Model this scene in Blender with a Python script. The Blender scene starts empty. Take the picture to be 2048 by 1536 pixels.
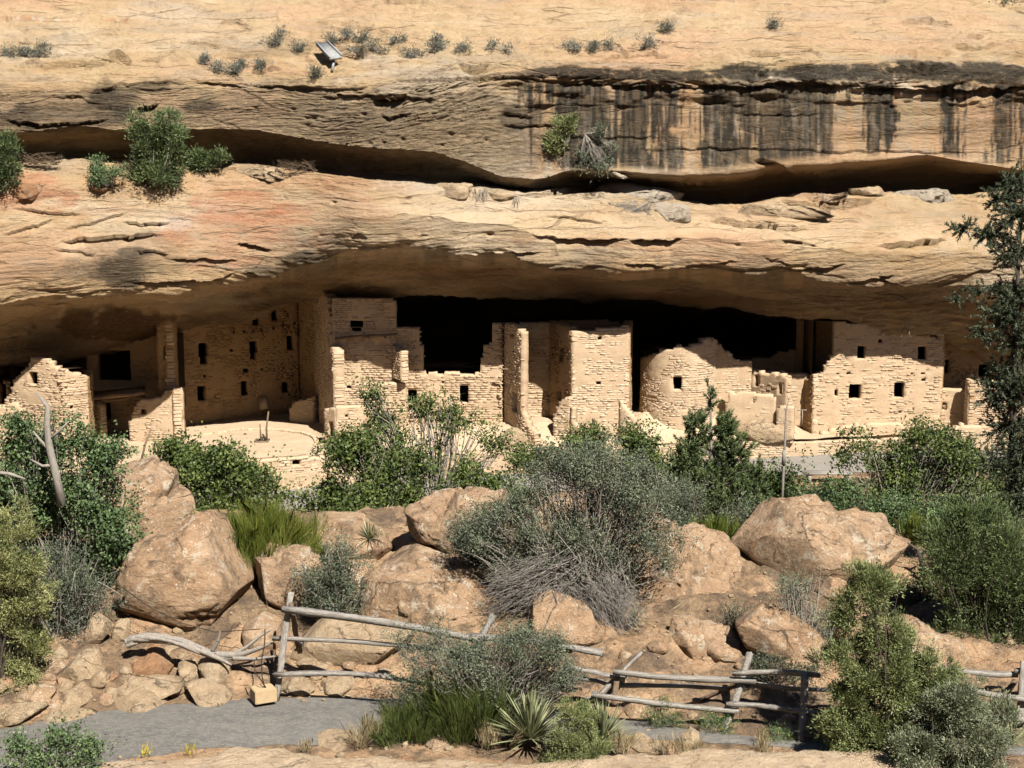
import bpy, bmesh, math, random
import numpy as np
from mathutils import Matrix, Vector

# ------------------------------------------------------------------ camera, sky, sun
scene = bpy.context.scene
COL = scene.collection
F = 3080.0                      # focal length in photograph pixels (2048 wide)
PITCH = math.radians(9.5)
CAM = np.array([0.0, 0.0, 14.0])
cd = bpy.data.cameras.new('camera')
cd.sensor_width = 36.0
cd.lens = F / 2048 * 36.0
cd.clip_start = 0.1
cd.clip_end = 600.0
cam = bpy.data.objects.new('camera', cd)
COL.objects.link(cam)
cam.location = CAM
cam.rotation_euler = (math.pi / 2 - PITCH, 0, 0)
scene.camera = cam

SUN_EL = math.radians(50)
SUN_AZ = math.radians(26)       # to the right of the camera's back
SUN = np.array([math.sin(SUN_AZ) * math.cos(SUN_EL), -math.cos(SUN_AZ) * math.cos(SUN_EL), math.sin(SUN_EL)])
w = bpy.data.worlds.new('World')
scene.world = w
w.use_nodes = True
wn = w.node_tree.nodes
wn.clear()
sky = wn.new('ShaderNodeTexSky')
sky.sky_type = 'NISHITA'
sky.sun_disc = False
sky.sun_elevation = SUN_EL
sky.sun_rotation = math.atan2(SUN[0], SUN[1])
sky.altitude = 2100
sky.air_density = 0.7
sky.dust_density = 0.2
bg = wn.new('ShaderNodeBackground')
bg.inputs[1].default_value = 0.05
wo = wn.new('ShaderNodeOutputWorld')
w.node_tree.links.new(sky.outputs[0], bg.inputs[0])
w.node_tree.links.new(bg.outputs[0], wo.inputs[0])
sl = bpy.data.lights.new('sun', 'SUN')
sl.energy = 5.0
sl.angle = math.radians(0.53)
sl.color = (1.0, 0.955, 0.89)
so = bpy.data.objects.new('sun', sl)
COL.objects.link(so)
so.rotation_euler = Vector(SUN).to_track_quat('Z', 'Y').to_euler()
so.location = (20, -10, 60)
vs = scene.view_settings
vs.view_transform = 'Standard'
vs.look = 'None'
vs.exposure = 1.36
vs.gamma = 1.0
vs.use_curve_mapping = False
scene.cycles.max_bounces = 6
scene.cycles.diffuse_bounces = 2
scene.cycles.transparent_max_bounces = 4
scene.cycles.use_adaptive_sampling = True
scene.cycles.adaptive_threshold = 0.02
scene.cycles.use_denoising = True

# ------------------------------------------------------------------ picture <-> place
cp, sp = math.cos(PITCH), math.sin(PITCH)
def ray(px, row):
    a = (np.asarray(px, float) - 1024) / F
    b = (768 - np.asarray(row, float)) / F
    return a, cp + b * sp, -sp + b * cp
def at(px, row, Y):
    a, d, e = ray(px, row)
    return np.stack(np.broadcast_arrays(a / d * Y, Y + 0 * a, 14.0 + e / d * Y), -1)
def at_z(px, row, z):
    a, d, e = ray(px, row)
    t = (z - 14.0) / e
    return np.stack(np.broadcast_arrays(a * t, d * t, z + 0 * t), -1)
def proj(p):
    p = np.asarray(p, float)
    y, z = p[..., 1], p[..., 2] - 14.0
    dep = y * cp - z * sp
    up = y * sp + z * cp
    return 1024 + F * p[..., 0] / dep, 768 - F * up / dep
def ppm(Y):
    return F / (Y * 1.03)       # photograph pixels per metre at depth Y

# ------------------------------------------------------------------ noise
def _h(ix, iy, iz, s):
    h = (ix.astype(np.uint32) * np.uint32(374761393) + iy.astype(np.uint32) * np.uint32(668265263)
         + iz.astype(np.uint32) * np.uint32(2147483647) + np.uint32((s * 974711 + 17) & 0xffffffff))
    h = (h ^ (h >> np.uint32(13))) * np.uint32(1274126177)
    h = (h ^ (h >> np.uint32(16))) * np.uint32(2246822519)
    h = h ^ (h >> np.uint32(15))
    return h.astype(np.float64) / 2147483648.0 - 1.0
def vnoise(p, s=0):
    p = np.asarray(p, float)
    f0 = np.floor(p)
    i = f0.astype(np.int64)
    f = p - f0
    f = f * f * f * (f * (f * 6 - 15) + 10)
    x, y, z = i[..., 0], i[..., 1], i[..., 2]
    fx, fy, fz = f[..., 0], f[..., 1], f[..., 2]
    def L(a, b, t): return a + (b - a) * t
    c = [[[_h(x + a, y + b, z + d, s) for d in (0, 1)] for b in (0, 1)] for a in (0, 1)]
    return L(L(L(c[0][0][0], c[1][0][0], fx), L(c[0][1][0], c[1][1][0], fx), fy),
             L(L(c[0][0][1], c[1][0][1], fx), L(c[0][1][1], c[1][1][1], fx), fy), fz)
def fbm(p, o=4, s=0, gain=.5, lac=2.03):
    p = np.asarray(p, float)
    r = 0
    a = 1.0
    for k in range(o):
        r = r + a * vnoise(p, s + k * 31)
        a *= gain
        p = p * lac + 11.3
    return r
def sstep(a, b, x):
    t = np.clip((np.asarray(x, float) - a) / (b - a), 0, 1)
    return t * t * (3 - 2 * t)
def gsmooth(a, sig, axis=0):
    n = int(max(1, round(sig * 3)))
    k = np.exp(-.5 * (np.arange(-n, n + 1) / sig) ** 2)
    k /= k.sum()
    a = np.moveaxis(a, axis, 0)
    pad = np.concatenate([np.repeat(a[:1], n, 0), a, np.repeat(a[-1:], n, 0)], 0)
    r = sum(k[i] * pad[i:i + len(a)] for i in range(2 * n + 1))
    return np.moveaxis(r, 0, axis)

# ------------------------------------------------------------------ materials
MATS = {}
class NT:
    def __init__(s, name):
        s.m = bpy.data.materials.new(name)
        s.m.use_nodes = True
        s.t = s.m.node_tree
        s.t.nodes.clear()
        s.out = s.t.nodes.new('ShaderNodeOutputMaterial')
        s.b = s.t.nodes.new('ShaderNodeBsdfPrincipled')
        s.b.inputs['Roughness'].default_value = .9
        s.b.inputs['Specular IOR Level'].default_value = .12
        s.link(s.b.outputs[0], s.out.inputs[0])
        s.geo = s.t.nodes.new('ShaderNodeNewGeometry')
        MATS[name] = s.m
    def link(s, a, b): s.t.links.new(a, b)
    def put(s, sock, v):
        if hasattr(v, 'default_value') or hasattr(v, 'links'): s.link(v, sock)
        elif isinstance(v, (tuple, list)) and len(v) == 3 and sock.type == 'RGBA': sock.default_value = (*v, 1)
        else: sock.default_value = v
    def mapped(s, scale=(1, 1, 1), src=None, loc=(0, 0, 0)):
        n = s.t.nodes.new('ShaderNodeMapping')
        s.link(src or s.geo.outputs['Position'], n.inputs[0])
        n.inputs['Scale'].default_value = scale
        n.inputs['Location'].default_value = loc
        return n.outputs[0]
    def noise(s, scale, vec=None, detail=4, rough=.6, dist=0):
        n = s.t.nodes.new('ShaderNodeTexNoise')
        s.link(vec or s.geo.outputs['Position'], n.inputs['Vector'])
        n.inputs['Scale'].default_value = scale
        n.inputs['Detail'].default_value = detail
        n.inputs['Roughness'].default_value = rough
        n.inputs['Distortion'].default_value = dist
        return n.outputs[0]
    def voro(s, scale, vec=None, feature='F1', rand=1):
        n = s.t.nodes.new('ShaderNodeTexVoronoi')
        n.feature = feature
        s.link(vec or s.geo.outputs['Position'], n.inputs['Vector'])
        n.inputs['Scale'].default_value = scale
        n.inputs['Randomness'].default_value = rand
        return n.outputs[0]
    def ramp(s, fac, stops, interp='LINEAR'):
        n = s.t.nodes.new('ShaderNodeValToRGB')
        n.color_ramp.interpolation = interp
        e = n.color_ramp.elements
        while len(e) < len(stops): e.new(.5)
        for el, (p, c) in zip(e, stops):
            el.position = p
            el.color = (*c, 1) if isinstance(c, (tuple, list)) else (c, c, c, 1)
        s.link(fac, n.inputs[0])
        return n.outputs[0]
    def mix(s, f, a, b, mode='MIX'):
        n = s.t.nodes.new('ShaderNodeMix')
        n.data_type = 'RGBA'
        n.blend_type = mode
        s.put(n.inputs[0], f)
        s.put(n.inputs[6], a)
        s.put(n.inputs[7], b)
        return n.outputs[2]
    def math(s, op, a, b=0.0, c=None):
        n = s.t.nodes.new('ShaderNodeMath')
        n.operation = op
        s.put(n.inputs[0], a)
        s.put(n.inputs[1], b)
        if c is not None: s.put(n.inputs[2], c)
        return n.outputs[0]
    def attr(s, name):
        n = s.t.nodes.new('ShaderNodeAttribute')
        n.attribute_name = name
        return n.outputs['Fac']
    def rnd(s):
        return s.t.nodes.new('ShaderNodeObjectInfo').outputs['Random']
    def bump(s, h, dist, strength=1.0, prev=None):
        n = s.t.nodes.new('ShaderNodeBump')
        n.inputs['Strength'].default_value = strength
        n.inputs['Distance'].default_value = dist
        s.link(h, n.inputs['Height'])
        if prev is not None: s.link(prev, n.inputs['Normal'])
        return n.outputs[0]
    def cracks(s, scale, stretch, width, loc=(0, 0, 0), wob=.35):
        """thin broken joint lines: edges of distorted cells"""
        n = s.t.nodes.new('ShaderNodeTexNoise')
        s.link(s.geo.outputs['Position'], n.inputs['Vector'])
        n.inputs['Scale'].default_value = scale * 1.7
        n.inputs['Detail'].default_value = 5
        mx = s.t.nodes.new('ShaderNodeVectorMath')
        mx.operation = 'MULTIPLY_ADD'
        s.link(n.outputs['Color'], mx.inputs[0])
        mx.inputs[1].default_value = (wob / scale * 2, wob / scale * 2, wob / scale * 1.2)
        s.link(s.geo.outputs['Position'], mx.inputs[2])
        d = s.voro(scale, s.mapped(stretch, mx.outputs[0], loc), 'DISTANCE_TO_EDGE')
        return s.ramp(d, [(width * .4, 1), (width, 0)])
    def done(s, col, nrm=None):
        s.put(s.b.inputs['Base Color'], col)
        if nrm is not None: s.link(nrm, s.b.inputs['Normal'])
        return s.m

def mat_cliff():
    n = NT('cliff_sandstone')
    st = n.mapped((.35, .35, 2.6))
    fine = n.mapped((0.955, 0.975, 3.356))
    n1 = n.noise(.22, None, 5, .62, .4)
    n2 = n.noise(.9, st, 6, .65, .6)
    n3 = n.noise(3.2, fine, 6, .7)
    n4 = n.noise(14, None, 4, .7)
    base = n.ramp(n1, [(.28, (0.290, 0.186, 0.096)), (.46, (0.338, 0.231, 0.125)), (.6, (0.348, 0.256, 0.144)), (.75, (0.295, 0.211, 0.114))])
    base = n.mix(n.ramp(n2, [(.46, 0), (.70, .65)]), base, (0.264, 0.173, 0.086))
    base = n.mix(n.ramp(n2, [(.30, .8), (.42, 0)]), base, (0.357, 0.276, 0.178))
    base = n.mix(n.ramp(n3, [(.58, 0), (.78, .45)]), base, (0.178, 0.112, 0.058))
    base = n.mix(n.ramp(n3, [(.28, .6), (.42, 0)]), base, (0.379, 0.296, 0.190))
    w1 = n.noise(.16, n.mapped((.6, .6, 2.2), None, (3, 8, 1)), 5, .62, .5)
    base = n.mix(n.ramp(w1, [(.50, 0), (.64, .60)]), base, (0.368, 0.220, 0.131))
    base = n.mix(n.ramp(w1, [(.34, .65), (.46, 0)]), base, (0.411, 0.351, 0.272))
    w2 = n.noise(.33, n.mapped((.5, .5, 2.6), None, (1, 2, 9)), 5, .65, .6)
    base = n.mix(n.ramp(w2, [(.52, 0), (.66, .6)]), base, (0.258, 0.210, 0.157))
    base = n.mix(n.math('MULTIPLY', n.attr('rust'), n.ramp(n2, [(.3, .5), (.6, 1)])), base, (0.382, 0.220, 0.110))
    base = n.mix(n.math('MULTIPLY', n.attr('pale'), n.math('MULTIPLY', n.ramp(n4, [(.30, .5), (.55, .8)]), n.ramp(w2, [(.42, 1), (.62, .35)]))), base, (0.429, 0.324, 0.207))
    base = n.mix(n.math('MULTIPLY', n.attr('pink'), n.ramp(n2, [(.35, .35), (.6, 1)])), base, (0.316, 0.143, 0.078))
    base = n.mix(n.attr('soot_shade'), base, (0.072, 0.041, 0.019))
    sp5 = n.noise(5.5, n.mapped((1, 1, 1.5)), 6, .75)
    base = n.mix(n.ramp(sp5, [(.54, 0), (.70, .5)]), base, (0.233, 0.156, 0.086))
    base = n.mix(n.ramp(sp5, [(.32, .5), (.42, 0)]), base, (0.398, 0.307, 0.203))
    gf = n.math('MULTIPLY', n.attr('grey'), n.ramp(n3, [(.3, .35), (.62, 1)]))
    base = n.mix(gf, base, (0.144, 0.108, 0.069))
    va = n.math('MULTIPLY', n.attr('varnish'), n.ramp(n.noise(2.4, n.mapped((1, 1, .6)), 6, .7), [(.26, .45), (.46, 1)]))
    va = n.math('MULTIPLY', va, n.ramp(n4, [(.25, .75), (.45, 1)]))
    base = n.mix(va, base, (0.027, 0.023, 0.017))
    base = n.mix(n.attr('white'), base, (0.411, 0.361, 0.297))
    base = n.mix(n.ramp(n4, [(.62, 0), (.8, .45)]), base, (0.117, 0.080, 0.048))
    ck = n.math('MULTIPLY', n.cracks(.5, (.22, .22, 2.6), .022, (0, 0, 0), .2), n.ramp(n.noise(.35, None, 3), [(.50, 0), (.60, 1)]))
    ck2 = n.math('MULTIPLY', n.cracks(1.3, (.18, .18, 2.6), .03, (3, 5, 1), .15), n.ramp(n.noise(.5, n.mapped((1, 1, 1), None, (9, 1, 4)), 3), [(.52, 0), (.64, .8)]))
    ck = n.math('MAXIMUM', ck, ck2)
    base = n.mix(n.math('MULTIPLY', ck, .5), base, (.15, .10, .06))
    h = n.math('ADD', n.math('MULTIPLY', n3, .9), n.math('MULTIPLY', n4, .28))
    h2 = n.noise(1.5, n.mapped((.75, .75, 2.6)), 8, .74, .8)
    b = n.bump(h2, .20, .8)
    b = n.bump(h, .11, 1, b)
    b = n.bump(sp5, .09, .9, b)
    b = n.bump(n.math('MULTIPLY', ck, -1.0), .08, 1, b)
    return n.done(base, b)

def mat_boulder(name, c0, c1, c2, lichen=.6, dk=.55):
    n = NT(name)
    r = n.rnd()
    a = n.noise(.9, None, 6, .65, .5)
    m = n.noise(4.5, None, 6, .7)
    f = n.noise(22, None, 4, .7)
    base = n.ramp(a, [(.3, c0), (.5, c1), (.72, c2)])
    base = n.mix(n.ramp(m, [(.54, 0), (.72, .6)]), base, tuple(x * .6 for x in c0))
    base = n.mix(n.ramp(m, [(.3, .6), (.42, 0)]), base, tuple(min(1, x * 1.3) for x in c2))
    v = n.voro(9, n.mapped((1, 1, 1)))
    sp_ = n.math('MULTIPLY', n.ramp(v, [(.10, 1), (.24, 0)]), n.ramp(n.noise(1.4, None, 3), [(.42, 0), (.58, lichen)]))
    base = n.mix(sp_, base, (.48, .44, .36))
    v2 = n.voro(5.5, n.mapped((1, 1, 1), None, (7, 3, 1)))
    sp2 = n.math('MULTIPLY', n.ramp(v2, [(.15, 1), (.33, 0)]), n.ramp(n.noise(1.1, n.mapped((1, 1, 1), None, (4, 9, 2)), 3), [(.48, 0), (.62, .7)]))
    base = n.mix(sp2, base, (.115, .085, .06))
    base = n.mix(n.math('MULTIPLY', n.ramp(f, [(.58, 0), (.78, 1)]), .35), base, (.14, .09, .055))
    base = n.mix(n.math('MULTIPLY', r, .22), base, (.36, .26, .165))
    big = n.noise(1.7, n.mapped((1, 1, .7), None, (3, 1, 8)), 6, .7, .4)
    base = n.mix(n.ramp(big, [(.52, 0), (.64, dk)]), base, (.10, .072, .048))
    base = n.mix(n.ramp(big, [(.27, .5), (.38, 0)]), base, (.47, .40, .30))
    ck = n.math('MULTIPLY', n.cracks(.8, (.8, .8, 1.7), .014), n.ramp(n.noise(.9, n.mapped((1, 1, 1), None, (2, 7, 5)), 3), [(.50, 0), (.60, 1)]))
    ck = n.math('MAXIMUM', ck, n.math('MULTIPLY', n.cracks(2.2, (.8, .8, 1.6), .02, (4, 4, 4)), n.ramp(n.noise(1.1, None, 3), [(.56, 0), (.66, .7)])))
    base = n.mix(n.math('MULTIPLY', ck, .75), base, (.075, .05, .032))
    sc = n.noise(3.0, n.mapped((1, 1, 1), None, (8, 8, 2)), 7, .75, .3)
    base = n.mix(n.ramp(sc, [(.55, 0), (.61, lichen * .75)]), base, (.42, .36, .27))
    base = n.mix(n.ramp(sc, [(.30, dk), (.40, 0)]), base, (.12, .088, .06))
    bd = n.noise(1.2, n.mapped((.35, .35, 5.0)), 6, .7, .4)
    b = n.bump(n.math('MULTIPLY', ck, -1.0), .06, 1)
    b = n.bump(bd, .10, .8, b)
    b = n.bump(a, .22, .8, b)
    b = n.bump(n.noise(2.6, n.mapped((1, 1, 1.9)), 7, .72, .6), .20, .9, b)
    b = n.bump(m, .09, 1, b)
    b = n.bump(f, .02, 1, b)
    return n.done(base, b)

def mat_masonry(name, c0, c1, c2, bump=.02):
    n = NT(name)
    r = n.rnd()
    a = n.noise(.8, None, 4, .6)
    m = n.noise(7, n.mapped((1, 1, 2.2)), 5, .7)
    f = n.noise(38, None, 3, .7)
    base = n.ramp(r, [(0, c0), (.5, c1), (1, c2)])
    base = n.mix(n.ramp(a, [(.35, .5), (.65, 0)]), base, c0)
    base = n.mix(n.ramp(m, [(.5, 0), (.72, .5)]), base, tuple(x * .62 for x in c0))
    base = n.mix(n.ramp(m, [(.28, .5), (.42, 0)]), base, tuple(min(.85, x * 1.25) for x in c2))
    base = n.mix(n.ramp(f, [(.58, 0), (.8, .4)]), base, tuple(x * .5 for x in c0))
    b = n.bump(m, bump * 2.2, .9)
    b = n.bump(f, bump * .5, .8, b)
    return n.done(base, b)

def mat_ground():
    n = NT('dry_soil')
    a = n.noise(.6, None, 5, .65)
    m = n.noise(5, None, 5, .7)
    v = n.voro(16)
    f = n.noise(45, None, 3, .7)
    base = n.ramp(a, [(.3, (0.159, 0.101, 0.058)), (.55, (0.228, 0.154, 0.090)), (.75, (0.191, 0.133, 0.085))])
    base = n.mix(n.ramp(m, [(.44, 0), (.62, .8)]), base, (0.080, 0.055, 0.037))
    base = n.mix(n.ramp(v, [(.12, .7), (.26, 0)]), base, (0.292, 0.218, 0.138))
    base = n.mix(n.ramp(f, [(.5, 0), (.72, .6)]), base, (0.069, 0.048, 0.032))
    lit = n.noise(1.3, n.mapped((1, 1, 1), None, (5, 2, 0)), 4, .6)
    base = n.mix(n.ramp(lit, [(.48, 0), (.62, .75)]), base, (.085, .062, .045))
    rk = n.ramp(n.noise(.55, n.mapped((1, 1, 1), None, (1, 6, 3)), 6, .68), [(.50, 0), (.56, 1)])
    base = n.mix(rk, base, n.ramp(n.noise(2.2, None, 6, .7), [(.35, (.24, .145, .08)), (.6, (.33, .22, .13))]))
    ck = n.cracks(1.1, (1, 1, 1), .015)
    base = n.mix(n.math('MULTIPLY', n.math('MULTIPLY', ck, rk), .7), base, (.06, .042, .03))
    b = n.bump(n.noise(1.6, None, 7, .72), .25, .9)
    b = n.bump(m, .08, 1, b)
    b = n.bump(f, .015, 1, b)
    return n.done(base, b)

def mat_simple(name, c0, c1, scale=6, bump=.01, stretch=(1, 1, 1), c2=None, rough=.9):
    n = NT(name)
    m = n.noise(scale, n.mapped(stretch), 5, .7)
    f = n.noise(scale * 6, n.mapped(stretch), 3, .7)
    base = n.ramp(m, [(.32, c0), (.66, c1)])
    base = n.mix(n.ramp(f, [(.5, 0), (.72, .6)]), base, c2 or tuple(x * .5 for x in c0))
    b = n.bump(m, bump * 2, .8)
    b = n.bump(f, bump, .8, b)
    n.b.inputs['Roughness'].default_value = rough
    return n.done(base, b)

def mat_asphalt():
    n = NT('asphalt')
    m = n.noise(1.4, n.mapped((.6, 1.4, 1)), 5, .65, .6)
    k = n.noise(15, n.mapped((.6, .9, 1)), 6, .75, .3)
    g = n.noise(70, None, 2, .7)
    base = n.ramp(m, [(.36, (.098, .092, .084)), (.62, (.140, .130, .115))])
    base = n.mix(n.ramp(k, [(.46, 0), (.60, .8)]), base, (.190, .172, .142))
    base = n.mix(n.ramp(g, [(.40, .6), (.54, 0)]), base, (.06, .057, .053))
    b = n.bump(g, .012, 1)
    b = n.bump(k, .012, .8, b)
    return n.done(base, b)

def mat_leaf(name, dark, mid, light, trans=.3):
    n = NT(name)
    t = n.attr('tint')
    col = n.ramp(t, [(0, dark), (.5, mid), (1, light)])
    n.b.inputs['Roughness'].default_value = .55
    n.b.inputs['Specular IOR Level'].default_value = .25
    n.put(n.b.inputs['Base Color'], col)
    tr = n.t.nodes.new('ShaderNodeBsdfTranslucent')
    n.put(tr.inputs[0], col)
    mx = n.t.nodes.new('ShaderNodeMixShader')
    mx.inputs[0].default_value = trans
    n.link(n.b.outputs[0], mx.inputs[1])
    n.link(tr.outputs[0], mx.inputs[2])
    n.link(mx.outputs[0], n.out.inputs[0])
    return n.m

mat_cliff()
mat_boulder('boulder_stone', (.262, .160, .090), (.325, .212, .125), (.378, .268, .172), 1.0, .75)
mat_boulder('pale_stone', (0.276, 0.191, 0.112), (0.324, 0.236, 0.144), (0.356, 0.276, 0.180), .3, .25)
mat_boulder('ledge_stone', (.34, .245, .155), (.40, .30, .195), (.44, .345, .24), .2, .15)
mat_boulder('red_stone', (0.228, 0.112, 0.053), (0.265, 0.138, 0.069), (0.297, 0.175, 0.095), .2)
mat_boulder('grey_stone', (0.244, 0.201, 0.148), (0.297, 0.254, 0.197), (0.339, 0.297, 0.233), .3, .3)
mat_masonry('masonry', (.345, .246, .155), (.395, .296, .195), (.445, .350, .240), .010)
mat_masonry('mortar', (.330, .236, .148), (.362, .266, .170), (.392, .298, .196), .008)
mat_masonry('plaster', (.345, .248, .155), (.368, .268, .170), (.395, .295, .192), .006)
mat_masonry('shaded_masonry', (0.276, 0.175, 0.090), (0.303, 0.197, 0.104), (0.324, 0.218, 0.119))  # darker, browner masonry for walls in shade: shade put into the colour
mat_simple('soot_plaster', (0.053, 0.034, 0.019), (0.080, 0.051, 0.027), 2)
mat_ground()
mat_simple('gravel', (0.159, 0.146, 0.125), (0.207, 0.186, 0.157), 4, .01, (1, 1, 1), (0.106, 0.095, 0.082))
mat_simple('plaza_dust', (0.307, 0.228, 0.144), (0.350, 0.271, 0.183), 1.2, .01, (1, 1, 1), (0.239, 0.170, 0.106))
mat_asphalt()
mat_simple('post_wood', (.15, .13, .105), (.32, .295, .26), 2.2, .012, (16, 16, 1.2), (.055, .045, .035))
mat_simple('weathered_wood', (.15, .13, .105), (.33, .305, .27), 2.2, .012, (1.2, 16, 16), (.055, .045, .035))
mat_simple('brown_wood', (0.106, 0.072, 0.045), (0.159, 0.114, 0.074), 4, .006, (5, 5, 5), (0.053, 0.037, 0.024))
mat_simple('grey_bark', (0.159, 0.138, 0.114), (0.244, 0.218, 0.186), 9, .006, (2, 2, 1), (0.074, 0.064, 0.051))
mat_simple('dark_bark', (0.045, 0.034, 0.027), (0.080, 0.064, 0.051), 9, .006, (2, 2, 1), (0.027, 0.021, 0.016))
mat_simple('sun_bleached_twig', (0.191, 0.165, 0.138), (0.265, 0.239, 0.204), 9, .003)
mat_simple('concrete', (0.318, 0.228, 0.127), (0.350, 0.260, 0.154), 8, .004)
mat_simple('rusty_iron', (0.027, 0.019, 0.013), (0.048, 0.032, 0.021), 12, .002)
mat_simple('slate_metal', (0.180, 0.180, 0.175), (0.244, 0.244, 0.239), 6, .003)
mat_leaf('oak_leaf', (.018, .032, .008), (.062, .088, .021), (.150, .180, .050))
mat_leaf('mahogany_leaf', (0.025, 0.034, 0.020), (0.061, 0.076, 0.043), (0.115, 0.133, 0.080), .2)
mat_leaf('juniper_leaf', (.036, .050, .015), (.120, .142, .052), (.240, .255, .105), .2)
mat_leaf('yellow_juniper_leaf', (.062, .076, .022), (.190, .200, .074), (.340, .330, .150), .2)
mat_leaf('pinyon_needle', (.024, .038, .013), (.072, .098, .036), (.160, .190, .075), .2)
mat_leaf('fir_needle', (.014, .019, .010), (.042, .052, .026), (.105, .118, .066), .15)
mat_leaf('ephedra_stem', (0.039, 0.056, 0.007), (0.094, 0.115, 0.016), (0.174, 0.184, 0.035), .25)
mat_leaf('green_ephedra_stem', (.022, .034, .007), (.062, .080, .018), (.130, .140, .040), .2)
mat_leaf('yucca_blade', (0.070, 0.087, 0.039), (0.167, 0.181, 0.091), (0.321, 0.307, 0.174), .2)
mat_leaf('sage_leaf', (0.070, 0.073, 0.056), (0.122, 0.125, 0.098), (0.189, 0.192, 0.150), .2)
mat_leaf('dry_grass', (0.174, 0.133, 0.070), (0.314, 0.251, 0.139), (0.432, 0.362, 0.223), .3)
mat_leaf('yellow_flower', (0.384, 0.279, 0.014), (0.488, 0.384, 0.021), (0.558, 0.474, 0.056), .3)

# ------------------------------------------------------------------ objects
def mesh(name, v, f, mat, smooth=False, attrs=None):
    v = np.ascontiguousarray(v, np.float32)
    m = bpy.data.meshes.new(name)
    parts = f if isinstance(f, (list, tuple)) else [f]
    parts = [np.asarray(p, np.int32) for p in parts if len(p)]
    m.vertices.add(len(v))
    m.vertices.foreach_set('co', v.ravel())
    nl = sum(p.size for p in parts)
    m.loops.add(nl)
    m.loops.foreach_set('vertex_index', np.concatenate([p.ravel() for p in parts]))
    tot = np.concatenate([np.full(len(p), p.shape[1], np.int32) for p in parts])
    m.polygons.add(len(tot))
    m.polygons.foreach_set('loop_start', np.concatenate([[0], np.cumsum(tot)[:-1]]).astype(np.int32))
    m.polygons.foreach_set('loop_total', tot)
    if smooth: m.polygons.foreach_set('use_smooth', np.ones(len(tot), bool))
    m.update(calc_edges=True)
    for k, a in (attrs or {}).items():
        at_ = m.attributes.new(k, 'FLOAT', 'POINT')
        at_.data.foreach_set('value', np.ascontiguousarray(a, np.float32))
    m.materials.append(MATS[mat] if isinstance(mat, str) else mat)
    return m
def link(name, data, parent=None):
    o = bpy.data.objects.new(name, data)
    COL.objects.link(o)
    if parent is not None:
        o.parent = parent
        o.matrix_parent_inverse = Matrix.Translation(-parent.location) if parent.parent is None else Matrix.Identity(4)
    return o
def obj(name, v, f, mat, parent=None, smooth=False, attrs=None):
    return link(name, mesh(name, v, f, mat, smooth, attrs), parent)
def tag(o, label=None, cat=None, group=None, kind=None):
    if label: o['label'] = label
    if cat: o['category'] = cat
    if group: o['group'] = group
    if kind: o['kind'] = kind
    return o
def empty(name, loc, label, cat, group=None):
    o = bpy.data.objects.new(name, None)
    COL.objects.link(o)
    o.location = [float(c) for c in loc]
    o.empty_display_size = .2
    return tag(o, label, cat, group, 'thing')

def tube(pts, rad, sides=5):
    pts = np.asarray(pts, float)
    rad = np.broadcast_to(np.asarray(rad, float), (len(pts),))
    t = np.gradient(pts, axis=0)
    t /= np.linalg.norm(t, axis=1, keepdims=True) + 1e-9
    ref = np.where(np.abs(t[:, 2:3]) > .9, np.array([[1., 0, 0]]), np.array([[0., 0, 1]]))
    a = np.cross(t, ref)
    a /= np.linalg.norm(a, axis=1, keepdims=True) + 1e-9
    b = np.cross(t, a)
    th = np.arange(sides) * 2 * math.pi / sides
    v = pts[:, None] + rad[:, None, None] * (np.cos(th)[None, :, None] * a[:, None] + np.sin(th)[None, :, None] * b[:, None])
    n = len(pts)
    i = np.arange(n - 1)[:, None] * sides + np.arange(sides)[None]
    j = np.arange(n - 1)[:, None] * sides + (np.arange(sides)[None] + 1) % sides
    f = np.stack([i, j, j + sides, i + sides], -1).reshape(-1, 4)
    return v.reshape(-1, 3), f
class Bag:
    def __init__(s): s.v, s.f, s.n, s.t = [], [], 0, []
    def add(s, v, f, t=.5):
        s.v.append(v)
        s.f.append(np.asarray(f) + s.n)
        s.t.append(np.broadcast_to(np.asarray(t, float), (len(v),)))
        s.n += len(v)
    def tube(s, p, r, sides=5, t=.5): s.add(*tube(p, r, sides), t)
    def build(s, name, mat, parent=None, smooth=False):
        fs = {}
        for f in s.f: fs.setdefault(f.shape[1], []).append(f)
        return obj(name, np.concatenate(s.v), [np.concatenate(x) for x in fs.values()], mat, parent, smooth, {'tint': np.concatenate(s.t)})

# ------------------------------------------------------------------ the cliff with its alcove
def Yb(px): return 63.5 + (np.asarray(px, float) - 600) * .0048          # line of the plaza's front edge
def tab(px, pairs):
    a = np.array(pairs, float)
    return np.interp(px, a[:, 0], a[:, 1])
def Yc(px):
    return Yb(px) + tab(px, [(-300, 4.2), (0, 3.9), (200, 3.8), (400, 4.1), (480, 4.15), (560, 3.85), (650, 2.6), (750, 1.0), (850, .2), (950, 0), (2400, 0)])

R_BROW = [(-300, 190), (0, 185), (150, 178), (300, 165), (450, 160), (600, 168), (750, 178), (900, 166), (1000, 152), (1100, 150), (1300, 158), (1500, 160), (1700, 160), (1850, 158), (2048, 172), (2350, 178)]
R_OVER = [(-300, 268), (0, 267), (150, 260), (260, 262), (420, 264), (520, 266), (580, 278), (650, 296), (760, 304), (870, 310), (930, 330), (1000, 356), (1060, 366), (1150, 347), (1250, 345), (1350, 352), (1450, 346), (1530, 334), (1620, 326), (1700, 320), (1850, 314), (1950, 330), (2048, 346), (2350, 350)]
R_LEDGE = [(-300, 322), (0, 320), (170, 317), (350, 323), (430, 328), (520, 323), (620, 332), (720, 346), (830, 355), (940, 369), (1050, 380), (1150, 376), (1260, 388), (1400, 408), (1470, 410), (1550, 396), (1700, 384), (1800, 376), (1900, 382), (2048, 374), (2350, 374)]
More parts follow.
